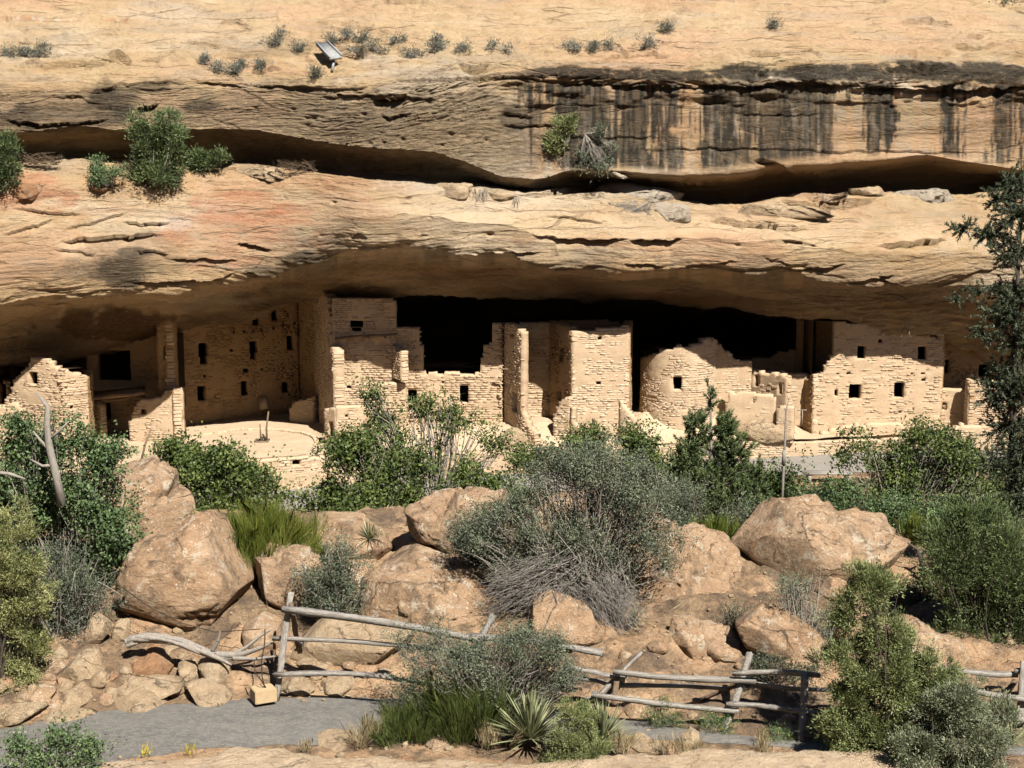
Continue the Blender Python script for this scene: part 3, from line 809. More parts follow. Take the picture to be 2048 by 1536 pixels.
class Ruin:
    def __init__(s, name, label, cat, px, Y, z=0.0, group='rooms and walls of the cliff dwelling'):
        p = at(px, 850, Y)
        s.e = empty(name, (p[0], p[1], z), label, cat, group)
        s.stones = []
        s.rng = np.random.default_rng(abs(int(px * 7 + Y * 13)))
    def wall(s, plan, top, base, openings=(), thick=.42, style='stone', res=.13, name='wall', room=None, lab=None, dens=None):
        rng = s.rng
        pl = np.array([[(p - 1024) / F * (Y * cp + 12.5 * sp), Y] for p, Y in plan])
        seg = np.linalg.norm(np.diff(pl, axis=0), axis=1)
        cu = np.concatenate([[0], np.cumsum(seg)])
        Ltot = cu[-1]
        def pos(u):
            return np.stack([np.interp(u, cu, pl[:, 0]), np.interp(u, cu, pl[:, 1])], -1)
        mid = pos(Ltot / 2)
        t = (pl[-1] - pl[0]) / np.linalg.norm(pl[-1] - pl[0])
        nrm = np.array([t[1], -t[0]])
        sign = 1.0 if nrm @ (-mid) > 0 else -1.0
        def tang(u):
            a, b = pos(np.clip(u - .05, 0, Ltot)), pos(np.clip(u + .05, 0, Ltot))
            d = b - a
            return d / (np.linalg.norm(d, axis=-1, keepdims=True) + 1e-9)
        us = np.linspace(0, Ltot, 400)
        pp = pos(us)
        rat = pp[:, 0] / pp[:, 1]
        order = np.argsort(rat)
        def uz(px, row):
            a, d, e = ray(px, row)
            u = float(np.interp(a / d, rat[order], us[order]))
            Yv = float(pos(np.array(u))[1])
            return u, float(14 + e / d * Yv)
        tp = [uz(a, b) for a, b in top]
        tu, tz = np.maximum.accumulate(np.array([a for a, _ in tp])), np.array([b for _, b in tp])
        tu = tu + np.arange(len(tu)) * 1e-4
        op = []
        for (x0, y0, x1, y1) in openings:
            u0, z1 = uz(x0, y0)
            u1, z0 = uz(x1, y1)
            op.append((min(u0, u1), z0, max(u0, u1), z1))
        rag = lambda u: np.interp(u, tu, tz) + vnoise(np.stack([np.asarray(u, float) * 4.5, 0 * np.asarray(u, float) + 3.3, 0 * np.asarray(u, float)], -1), 9) * .05
        zmax = tz.max() + .1
        def lines(a, b, step, extra):
            g = list(np.linspace(a, b, max(2, int((b - a) / step) + 1)))
            ex = [e for e in extra if a < e < b]
            g = [x for x in g if all(abs(x - e) > step * .45 for e in ex)]
            return np.array(sorted(g + ex))
        ul = lines(0, Ltot, res, [o[0] for o in op] + [o[2] for o in op])
        zl = lines(base, zmax, res * .85, [o[1] for o in op] + [o[3] for o in op])
        uc, zc = (ul[1:] + ul[:-1]) / 2, (zl[1:] + zl[:-1]) / 2
        M = zc[None] < rag(uc)[:, None]
        for o in op:
            M &= ~((uc > o[0])[:, None] & (uc < o[2])[:, None] & (zc > o[1])[None] & (zc < o[3])[None])
        nu, nz = len(ul), len(zl)
        Pu = pos(ul)
        Tu = tang(ul)
        Nu = sign * np.stack([Tu[:, 1], -Tu[:, 0]], -1)
        front = np.concatenate([np.repeat(Pu[:, None], nz, 1), np.repeat(zl[None, :, None], nu, 0)], -1)
        back = front.copy()
        back[..., :2] -= Nu[:, None] * thick
        j = fbm(front * 1.7, 3, 400) * .03 + fbm(front * 6, 2, 410) * .012
        front[..., :2] += Nu[:, None] * j[..., None]
        jz = vnoise(front * 5.3, 420) * .02
        front[..., 2] += jz
        back[..., 2] += jz
        jx = (vnoise(front * 5.1, 430) * .022)[..., None] * Tu[:, None]
        front[..., :2] += jx
        back[..., :2] += jx
        v = np.concatenate([front.reshape(-1, 3), back.reshape(-1, 3)])
        ix = np.arange(nu * nz).reshape(nu, nz)
        nb = nu * nz
        A, B, C_, D_ = ix[:-1, :-1], ix[1:, :-1], ix[1:, 1:], ix[:-1, 1:]
        q = [np.stack([A, B, C_, D_], -1)[M], np.stack([A, D_, C_, B], -1)[M] + nb]
        Mp = np.pad(M, 1)
        for (dx, dz, a, b) in ((-1, 0, A, D_), (1, 0, C_, B), (0, -1, B, A), (0, 1, D_, C_)):
            e = M & ~Mp[1 + dx:1 + dx + nu - 1, 1 + dz:1 + dz + nz - 1]
            q.append(np.stack([a, b, b + nb, a + nb], -1)[e])
        q = np.concatenate(q)
        used = np.unique(q)
        remap = np.zeros(len(v), int)
        remap[used] = np.arange(len(used))
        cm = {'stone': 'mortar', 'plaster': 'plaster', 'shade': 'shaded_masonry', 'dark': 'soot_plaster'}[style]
        wo_ = obj(name, v[used], remap[q], cm, s.e)
        if lab: wo_['label'] = lab
        # courses of stones on the visible face
        density = dens if dens is not None else {'stone': .93, 'plaster': .30, 'shade': .8, 'dark': .0}[style]
        z = base
        while z < zmax and density > 0:
            h = rng.uniform(.06, .135)
            u = rng.uniform(-.2, 0)
            while u < Ltot:
                l = rng.uniform(.15, .45) * (1.3 if h > .11 else 1)
                a, b = max(u, .0), min(u + l, Ltot)
                u += l
                if b - a < .12 or rng.random() > density: continue
                m_ = (a + b) / 2
                if (z + h * .6 > rag(np.array([a + .04, m_, b - .04]))).any(): continue
                if any(a < o[2] - .01 and b > o[0] + .01 and z < o[3] - .01 and z + h > o[1] + .01 for o in op):
                    # trim against the opening if enough is left on one side
                    ok = True
                    for o in op:
                        if a < o[2] and b > o[0] and z < o[3] and z + h > o[1]:
                            if o[0] - a > .12: b = o[0]
                            elif b - o[2] > .12: a = o[2]
                            else: ok = False
                    if not ok or b - a < .12: continue
                    m_ = (a + b) / 2
                p2 = pos(np.array(m_))
                tg = tang(np.array(m_))
                nn = sign * np.array([tg[1], -tg[0]])
                dpt = .16
                out = rng.uniform(-.003, .018) if style != 'shade' else rng.uniform(-.003, .013)
                c = np.array([*(p2 + nn * (out - dpt / 2)), z + h / 2])
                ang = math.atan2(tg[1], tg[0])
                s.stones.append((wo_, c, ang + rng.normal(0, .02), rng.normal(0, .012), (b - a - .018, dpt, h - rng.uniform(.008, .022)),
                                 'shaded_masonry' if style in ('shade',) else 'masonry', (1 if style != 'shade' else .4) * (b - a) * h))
            z += h
        for (ue, dr) in ((0.0, -1), (Ltot, 1)):          # bonded ends that face the viewer's side
            te = tang(np.array(ue)) * dr
            if style == 'dark' or te @ (-mid) / np.linalg.norm(mid) < .35: continue
            z = base
            pe = pos(np.array(ue))
            ne = sign * np.array([tang(np.array(ue))[1], -tang(np.array(ue))[0]])
            zt = float(rag(np.array(ue - dr * .05)))
            while z < zt - .05:
                h = rng.uniform(.11, .2)
                wd = thick * rng.uniform(.8, 1.0)
                c2 = pe - ne * (thick / 2 + rng.normal(0, .02)) + te * (rng.uniform(.0, .06) - .09)
                s.stones.append((wo_, np.array([*c2, z + h / 2]), math.atan2(te[1], te[0]) + math.pi / 2, rng.normal(0, .02), (wd, .18, h - .02), 'masonry', .08))
                z += h
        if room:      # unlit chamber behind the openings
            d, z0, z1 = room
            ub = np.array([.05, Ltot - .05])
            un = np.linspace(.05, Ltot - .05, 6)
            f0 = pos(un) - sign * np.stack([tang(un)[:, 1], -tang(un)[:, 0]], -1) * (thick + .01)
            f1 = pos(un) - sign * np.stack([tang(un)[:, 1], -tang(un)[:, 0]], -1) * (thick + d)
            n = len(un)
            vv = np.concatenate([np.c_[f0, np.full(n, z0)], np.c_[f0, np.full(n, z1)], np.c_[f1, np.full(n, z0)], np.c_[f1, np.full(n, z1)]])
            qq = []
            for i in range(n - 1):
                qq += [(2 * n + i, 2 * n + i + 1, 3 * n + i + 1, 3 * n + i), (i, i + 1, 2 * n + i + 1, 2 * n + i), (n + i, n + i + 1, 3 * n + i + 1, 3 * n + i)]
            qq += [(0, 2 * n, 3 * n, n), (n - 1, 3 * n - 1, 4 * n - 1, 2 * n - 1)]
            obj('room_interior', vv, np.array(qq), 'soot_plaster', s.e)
        return wo_
    def beam(s, p0, p1, r, name='beam', mat='brown_wood'):
        p0, p1 = np.array(p0), np.array(p1)
        t = np.linspace(0, 1, 6)[:, None]
        pts = p0 + (p1 - p0) * t
        pts[1:-1] += s.rng.normal(0, r * .25, (4, 3))
        v, f = tube(pts, r * (1 - .2 * t[:, 0]), 7)
        k = len(v)
        v = np.concatenate([v, pts[:1], pts[-1:]])
        caps = [(i, (i + 1) % 7, k) for i in range(7)] + [(k - 7 + i, k - 7 + (i + 1) % 7, k + 1) for i in range(7)]
        return obj(name, v, [f, np.array(caps)], mat, s.e, False)
    def finish(s):
        st = sorted(s.stones, key=lambda x: -x[6])
        for (par, c, ang, tilt, sc, mk, _) in st[:290]:
            o = bpy.data.objects.new('stone', STONES[mk][s.rng.integers(8)])
            COL.objects.link(o)
            o.parent = par
            o.location = c
            o.rotation_euler = (0, tilt, ang)
            o.scale = sc
        for mk in ('masonry', 'shaded_masonry'):
            rest = [x for x in st[290:] if x[5] == mk]
            if not rest: continue
            V, Q, n = [], {}, 0
            for (_, c, ang, tilt, sc, _, _) in rest:
                v, fs = STONE_ARR[mk][s.rng.integers(8)]
                v = v * np.array(sc)
                ca, sa = math.cos(ang), math.sin(ang)
                v = np.stack([v[:, 0] * ca - v[:, 1] * sa, v[:, 0] * sa + v[:, 1] * ca, v[:, 2]], -1) + c
                V.append(v)
                for q in fs: Q.setdefault(len(q), []).append([i + n for i in q])
                n += len(v)
            o = obj('masonry', np.concatenate(V), [np.array(x) for x in Q.values()], mk, s.e)
            o['kind'] = 'stuff'
def zrow(px, row, Y): return float(at(px, row, Y)[2])

# ---- pier at the far left
r = Ruin('ruined_wall', 'sunlit corner ruin with one small square window and a jagged top, left end', 'ruin', 100, 65.6)
r.wall([(10, 66.6), (130, 65.6), (178, 66.2)], [(10, 800), (22, 785), (28, 762), (45, 745), (58, 735), (61, 717), (95, 717), (104, 730), (140, 742), (152, 747), (177, 748)], -1.4, [(58, 744, 75, 770), (140, 812, 147, 818)], room=(1.4, .5, 3.6))
r.wall([(178, 66.2), (188, 69.2)], [(178, 750), (188, 742)], -1.4, style='shade')
r.wall([(-70, 65.2), (48, 65.0)], [(-70, 806), (0, 812), (30, 806), (48, 822)], -1.4)
r.wall([(-90, 69.5), (20, 69.2)], [(-90, 770), (20, 766)], -1.0, [(0, 768, 14, 815)], style='shade', room=(1.5, -.5, 3))
r.finish()

# ---- three storeys at the back of the left-hand court
r = Ruin('storeyed_house', 'tall shaded three-storey wall with rows of dark windows behind the sunlit court', 'ruin', 480, 72.5)
big = [(397, 687, 417, 712), (400, 712, 415, 728), (499, 683, 516, 706), (501, 706, 513, 718), (573, 672, 588, 700), (505, 630, 520, 650), (543, 619, 557, 641), (395, 773, 412, 801), (482, 763, 497, 791), (564, 765, 579, 785),
       (459, 698, 467, 703), (487, 738, 499, 745), (407, 749, 414, 755), (521, 736, 527, 742), (567, 734, 572, 739), (364, 823, 371, 832)]
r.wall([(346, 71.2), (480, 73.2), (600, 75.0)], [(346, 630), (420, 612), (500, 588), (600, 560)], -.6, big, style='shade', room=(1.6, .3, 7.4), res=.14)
r.wall([(600, 75.0), (640, 73.2)], [(600, 560), (640, 560)], -.6, [], style='shade')
for (x, y) in [(467, 663), (487, 662), (505, 662), (523, 660), (546, 655), (565, 651), (588, 646)]:
    Y = 71.2 + (x - 346) * .0150
    a = at(x, y, Y + .2)
    r.beam(a, a + np.array([.13, -.62, -.03]), .06)
# projecting corner room
r.wall([(318, 70.0), (353, 69.9)], [(318, 640), (353, 630)], -.8, [(326, 692, 336, 719)], style='shade', room=(1.0, 1, 4.5))
r.wall([(353, 69.9), (362, 71.6)], [(353, 630), (362, 630)], -.8, style='shade')
r.wall([(256, 69.4), (364, 69.1)], [(256, 852), (262, 838), (268, 815), (277, 802), (318, 797), (333, 782), (364, 776)], -1.2, [(280, 818, 293, 829)], room=None)
r.wall([(364, 69.1), (368, 71.0)], [(364, 776), (368, 790)], -1.2, style='shade')
# dark rooms left of it, with roof poles
r.wall([(176, 71.6), (322, 71.2)], [(176, 690), (322, 660)], -1.0, [(194, 700, 262, 762), (203, 806, 222, 842)], style='shade', room=(2.0, -.4, 5.2), dens=.35)
r.wall([(184, 69.8), (200, 69.6)], [(184, 802), (200, 806)], -1.2, [], style='shade')
r.beam(at(176, 797, 69.4), at(286, 784, 69.4), .10, 'roof_beam')
r.beam(at(178, 806, 69.9), at(290, 791, 69.9), .09, 'roof_beam')
a, b, c, d = at(176, 795, 69.5), at(290, 783, 69.5), at(290, 772, 71.2), at(176, 784, 71.2)
v = np.array([a, b, c, d, a - [0, 0, .16], b - [0, 0, .16], c - [0, 0, .16], d - [0, 0, .16]])
obj('roof_slab', v, np.array([(0, 1, 2, 3), (4, 7, 6, 5), (0, 4, 5, 1), (1, 5, 6, 2), (2, 6, 7, 3), (3, 7, 4, 0)]), 'shaded_masonry', r.e)
r.finish()

# ---- cross wall and the central block
r = Ruin('central_house', 'central ruin with two tall doorways in a long sunlit front and shaded upper rooms', 'ruin', 850, 68.4)
G = [(700, 641, 727, 655), (703, 655, 723, 663), (884, 762, 889, 767), (815, 780, 834, 808), (817, 808, 830, 821), (919, 771, 937, 806), (848, 829, 853, 833), (745, 785, 750, 789)]
gt = [(668, 596), (793, 598), (794, 655), (842, 657), (843, 690), (848, 702), (840, 714), (845, 736), (852, 747), (958, 748), (962, 722), (968, 700), (970, 690), (983, 686), (985, 646), (1040, 648), (1100, 645)]
r.wall([(668, 68.7), (1004, 68.6), (1012, 69.6), (1102, 69.7)], gt, -.2, G, room=(1.5, .6, 3.2))
r.wall([(668, 68.1), (812, 68.15)], [(668, 770), (740, 768), (812, 766)], -.2, [(693, 771, 702, 777)], thick=.55)
r.wall([(630, 73.4), (668, 67.9)], [(630, 560), (654, 594), (658, 640), (660, 692), (667, 703)], -.8, [], thick=.5, style='stone', lab='tall cross wall with a rough broken end')
r.wall([(786, 68.6), (803, 67.7)], [(786, 690), (795, 704), (803, 706)], zrow(800, 760, 68), [], thick=.35)
r.wall([(1003, 69.0), (1043, 66.9), (1070, 66.2)], [(1003, 646), (1030, 650), (1042, 664), (1043, 700), (1043.6, 826), (1056, 850), (1070, 868)], -.5, [(1025, 783, 1035, 826), (1021, 666, 1028, 674)], thick=.35, lab='buttress wall with a narrow slot window')
r.beam(at(670, 677, 68.5), at(796, 668, 68.45), .07)
for x in (690, 735, 770): r.beam(at(x, 674, 68.5), at(x, 674, 68.2) - [0, 0, .02], .05)
r.beam(at(997, 737, 68.0), at(1016, 739, 67.9), .05)
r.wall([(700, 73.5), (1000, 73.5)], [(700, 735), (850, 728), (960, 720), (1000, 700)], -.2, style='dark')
r.finish()

r = Ruin('low_room', 'small roofless stone booth with a narrow door at the foot of the cross wall', 'ruin', 690, 66.5)
r.wall([(672, 66.5), (727, 66.7)], [(672, 816), (684, 812), (727, 814)], -.3, [(690, 829, 696, 834)])
r.wall([(648, 67.1), (672, 66.5)], [(648, 822), (655, 816), (672, 816)], -.3, [(657, 843, 666, 872)], room=(.9, -.2, 1.4), thick=.3)
r.finish()
r = Ruin('court_wall', 'short stub of pale masonry at the right end of the shaded back wall', 'ruin', 600, 72.2)
r.wall([(578, 72.6), (627, 72.1)], [(578, 826), (582, 812), (590, 801), (627, 796)], -.3)
r.finish()

# ---- the tall square tower
r = Ruin('square_tower', 'tall roofless square tower with a bright sunlit front, middle of the ruin', 'ruin', 1200, 66.9)
r.wall([(1143, 67.1), (1257, 67.5)], [(1143, 667), (1152, 664), (1200, 659), (1257, 655)], -.6, [(1195, 674, 1204, 680), (1192, 764, 1203, 769)])
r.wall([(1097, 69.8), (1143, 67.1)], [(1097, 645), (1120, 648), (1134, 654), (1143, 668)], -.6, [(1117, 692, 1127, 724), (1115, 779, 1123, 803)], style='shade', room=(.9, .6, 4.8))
r.wall([(1097, 70.2), (1262, 70.5)], [(1097, 645), (1132, 641), (1215, 642), (1240, 649), (1262, 652)], 1.0, style='shade')
r.wall([(1258, 67.5), (1264, 70.5)], [(1258, 655), (1263, 650)], -.6, style='shade')
r.wall([(1106, 67.3), (1141, 66.95)], [(1106, 838), (1113, 818), (1121, 800), (1141, 795)], -.3)
r.wall([(1141, 66.9), (1168, 66.4)], [(1141, 798), (1147, 842), (1168, 872)], -.3, thick=.3)
r.wall([(1238, 67.4), (1276, 66.9)], [(1238, 800), (1250, 814), (1276, 846)], -.3, thick=.3)
r.finish()

# ---- the round room
r = Ruin('round_room', 'round-fronted stone room with one square window beside the square tower', 'ruin', 1356, 69)
th = np.radians(np.linspace(184, 352, 22))
cx, cy, rr = (1356 - 1024) / F * (70.2 * cp + 12.5 * sp), 70.2, 1.78
arc = [(1024 + F * (cx + rr * math.cos(t)) / ((cy + rr * math.sin(t)) * cp + 12.5 * sp), cy + rr * math.sin(t)) for t in th]
r.wall(arc, [(1270, 714), (1300, 712), (1316, 706), (1322, 700), (1345, 696), (1352, 690), (1374, 694), (1392, 690), (1403, 690), (1406, 680), (1416, 677), (1440, 680)], .4, [(1346, 754, 1363, 780)], room=(.8, 1.5, 4.0))
r.wall([(1424, 69.5), (1502, 69.8)], [(1424, 684), (1445, 690), (1447, 700), (1464, 706), (1468, 720), (1502, 724)], .4, [(1424, 790, 1432, 806)])
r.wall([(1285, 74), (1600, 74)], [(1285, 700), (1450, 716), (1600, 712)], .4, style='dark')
r.finish()

r = Ruin('small_rooms', 'low broken rooms with two slit windows between round room and plastered house', 'ruin', 1530, 69)
r.wall([(1498, 70.2), (1574, 68.6)], [(1498, 738), (1525, 746), (1532, 751), (1545, 748), (1574, 752)], .2, [(1510, 750, 1517, 773), (1557, 766, 1566, 789)], style='plaster', thick=.3)
r.wall([(1534, 70.4), (1632, 70.4)], [(1534, 742), (1560, 744), (1592, 752), (1606, 748), (1620, 750), (1632, 746)], .2, style='plaster')
r.wall([(1450, 68.9), (1552, 68.4)], [(1450, 782), (1500, 786), (1552, 792)], .2, [(1451, 786, 1457, 806), (1506, 794, 1511, 806)], style='plaster', dens=.1, thick=.3)
r.wall([(1588, 72.2), (1672, 70.9)], [(1588, 640), (1672, 640)], .2, [(1609, 680, 1615, 698)], style='shade', dens=.3, room=(.8, 3, 5))
r.wall([(1500, 72.6), (1592, 72.2)], [(1500, 718), (1540, 716), (1560, 706), (1592, 700)], .2, style='shade')
r.wall([(1553, 68.2), (1588, 68.0)], [(1553, 838), (1556, 818), (1562, 812), (1588, 814)], -.1, thick=.5)
r.finish()

# ---- plastered house on the right
r = Ruin('plastered_house', 'large plastered house with four square windows under the overhang, right side', 'ruin', 1750, 69.9)
r.wall([(1625, 69.6), (1882, 70.2)], [(1625, 753), (1640, 749), (1648, 740), (1656, 726), (1667, 708), (1669, 642), (1760, 652), (1882, 678)], -.6,
       [(1715, 692, 1731, 717), (1836, 693, 1853, 719), (1757, 679, 1765, 686), (1699, 769, 1722, 798), (1789, 766, 1809, 795), (1669, 780, 1676, 792), (1843, 757, 1852, 762), (1822, 745, 1827, 749), (1842, 745, 1850, 749), (1673, 746, 1679, 749), (1692, 745, 1701, 749), (1797, 822, 1804, 826)],
       style='plaster', dens=.55, room=(1.5, .9, 5.2))
r.wall([(1576, 72.0), (1625, 69.6)], [(1576, 750), (1596, 757), (1610, 762), (1625, 752)], -.4, [(1597, 786, 1606, 813)], style='shade', thick=.32)
r.wall([(1883, 70.2), (1886, 71.8)], [(1883, 640), (1886, 640)], -.4, style='shade')
r.wall([(1640, 69.3), (1900, 69.8)], [(1640, 868), (1700, 852), (1780, 846), (1860, 850), (1900, 860)], -.9, style='plaster', thick=.5, dens=.5)
r.finish()

r = Ruin('end_rooms', 'rooms at the right end with a shaded back wall, partly behind the fir', 'ruin', 1970, 70.2)
r.wall([(1882, 71.9), (2110, 72.6)], [(1882, 650), (2110, 690)], .0, [(1881, 720, 1898, 747), (1958, 729, 1979, 754)], style='shade', room=(1.5, 1, 5))
r.wall([(1937, 69.7), (2016, 70.0)], [(1937, 762), (1950, 764), (1985, 763), (2016, 768)], -.2)
r.wall([(1930, 71.3), (1937, 69.7)], [(1930, 762), (1937, 762)], -.2, [], style='shade', thick=.3)
r.wall([(1876, 70.8), (1934, 70.6)], [(1876, 777), (1934, 779)], -.2, [(1881, 806, 1893, 820)], style='plaster', dens=.3)
r.wall([(2010, 69.3), (2120, 69.9)], [(2010, 836), (2030, 822), (2060, 815), (2120, 810)], -.6)
r.wall([(1896, 69.2), (2120, 69.6)], [(1896, 858), (1925, 850), (1960, 852), (2000, 842), (2120, 830)], -.9)
r.finish()

# ---- retaining walls of the court
def yb_plan(a, b, n=6, off=0.0): return [(p, float(Yb(p)) + off) for p in np.linspace(a, b, n)]
r = Ruin('retaining_wall', 'long low coursed wall along the gravel walk below the plastered house', 'wall', 1700, 68.8, -1, 'low walls along the gravel walk')
r.wall(yb_plan(1285, 2150), [(1285, 893), (1500, 884), (1690, 881), (1900, 874), (2150, 862)], -1.2, [(1590, 888, 1594, 892)])
r.finish()
r = Ruin('retaining_wall', 'low coursed wall half hidden by oaks below the central ruin', 'wall', 950, 65.2, -1, 'low walls along the gravel walk')
r.wall(yb_plan(655, 1284), [(655, 925), (800, 912), (1000, 904), (1284, 893)], -1.4, [(988, 898, 997, 903), (1045, 894, 1050, 899)])
r.finish()
r = Ruin('retaining_wall', 'low wall with one small vent hole in front of the sunlit court', 'wall', 500, 63, -1, 'low walls along the gravel walk')
pl = [(255, 61.9), (330, 62.3), (420, 62.4), (520, 62.7), (600, 63.2), (652, 63.9)]
r.wall(pl, [(255, 932), (330, 928), (420, 924), (520, 920), (600, 914), (652, 912)], -1.5, [(585, 920, 602, 930)], room=(.5, -.4, .0))
r.finish()
r = Ruin('retaining_wall', 'low wall behind the bushes at the left end of the court', 'wall', 100, 61.2, -1, 'low walls along the gravel walk')
r.wall(yb_plan(-200, 254), [(-200, 960), (254, 934)], -1.6)
r.finish()
# filler of packed earth between curved wall and court
# ---- rim of the buried kiva, hatch and ladder
rim = empty('stone_ring', (*at(500, 880, 66.5)[:2], 0), 'curved ring of low stones set in the floor of the sunlit court', 'stone ring')
rng = np.random.default_rng(77)
c0 = at_z(500, 885, .05)
for k in range(60):
    t = math.radians(8 + k * 164 / 59)
    x, y = c0[0] + 3.0 * math.cos(t), c0[1] + 3.3 * math.sin(t) - .4
    o = bpy.data.objects.new('stone', STONES['masonry'][k % 8])
    COL.objects.link(o)
    o.parent = rim
    o.matrix_parent_inverse = Matrix.Translation(-rim.location)
    o.location = (x, y, float(plaza_z(px_of(x, y), np.array(y))) + .03)
    o.rotation_euler = (0, 0, t + math.pi / 2 + rng.normal(0, .1))
    o.scale = (rng.uniform(.14, .22), rng.uniform(.16, .24), .14)
def rod(name, pts, r, mat, parent=None, sides=6):
    v, f = tube(pts, r, sides)
    k = len(v)
    v = np.concatenate([v, [pts[0]], [pts[-1]]])
    caps = [((i + 1) % sides, i, k) for i in range(sides)] + [(k - sides + i, k - sides + (i + 1) % sides, k + 1) for i in range(sides)]
    return obj(name, v, [f, np.array(caps)], mat, parent)
h = at_z(524, 884, .04)
lad = empty('kiva_ladder', h, 'two bare ladder poles rising out of the hatch in the court', 'ladder')
rod('pole', np.array([h + [-.05, .1, -.3], at(521, 866, h[1] + .1), at(520, 848, h[1] + .05)]), np.array([.045, .04, .03]), 'brown_wood', lad)
rod('pole', np.array([h + [.2, .1, -.3], at(533, 855, h[1] + .1), at(537, 823, h[1] + .05)]), np.array([.05, .045, .035]), 'brown_wood', lad)
rod('pole', np.array([h + [.12, .0, .0], at(530, 876, h[1]), at(525, 868, h[1])]), np.array([.05, .05, .04]), 'rusty_iron', lad)
def box_arr(c, sx, sy, sz):
    v = np.array([(x, y, z) for x in (-.5, .5) for y in (-.5, .5) for z in (-.5, .5)]) * [sx, sy, sz] + np.asarray(c)
    return v, np.array([(0, 1, 3, 2), (4, 6, 7, 5), (0, 4, 5, 1), (2, 3, 7, 6), (0, 2, 6, 4), (1, 5, 7, 3)])
hatch = empty('kiva_hatch', h, 'dark square smoke hatch in the dusty court floor', 'hatch')
for (dx, dy, sx, sy) in ((-.28, 0, .07, .5), (.28, 0, .07, .5), (0, -.25, .63, .07), (0, .25, .63, .07)):
    obj('frame_pole', *box_arr(h + [dx, dy, .04], sx, sy, .12), 'brown_wood', hatch)
obj('hatch_floor', *box_arr(h + [0, 0, .025], .5, .44, .02), 'rusty_iron', hatch)
sl_ = empty('stone_slab', at(526, 818, 73.1), 'thin upright stone slab leaning against the shaded back wall', 'slab')
a = [at(519, 820, 73.2), at(535, 818, 73.2), at(533, 795, 73.55), at(518, 796, 73.55)]
v = np.array(a + [p + [.02, .09, 0] for p in a])
obj('slab', v, np.array([(0, 1, 2, 3), (4, 7, 6, 5), (0, 4, 5, 1), (1, 5, 6, 2), (2, 6, 7, 3), (3, 7, 4, 0)]), 'plaster', sl_)
pole = empty('leaning_pole', at(284, 915, 62.9), 'thin bare pole leaning at the left corner of the court', 'pole')
rod('pole', np.array([at(282, 924, 62.6), at(290, 890, 62.8), at(302, 858, 63)]), np.array([.05, .045, .035]), 'brown_wood', pole)
# T-shaped marker and bench by the walk
tm = empty('marker_post', at(1604, 846, 69.0), 'thin pale T-shaped marker standing before the plastered house', 'marker')
rod('post', np.array([at(1604, 850, 69.0), at(1605, 822, 69.0)]), .022, 'weathered_wood', tm)
rod('crossbar', np.array([at(1594, 821, 68.98), at(1613, 820, 68.98)]), .022, 'weathered_wood', tm)
bp = at_z(1655, 965, -.8)
be = empty('bench', bp, 'low plank bench on the gravel walk behind the oak', 'bench')
for k in range(3):
    obj('seat_plank', *box_arr(bp + [0, -.2 + .2 * k, .42 + .004 * k], 2.1, .18, .06), 'weathered_wood', be)
for dx in (-.8, .8):
    obj('leg', *box_arr(bp + [dx, 0, .19], .14, .5, .39), 'weathered_wood', be)

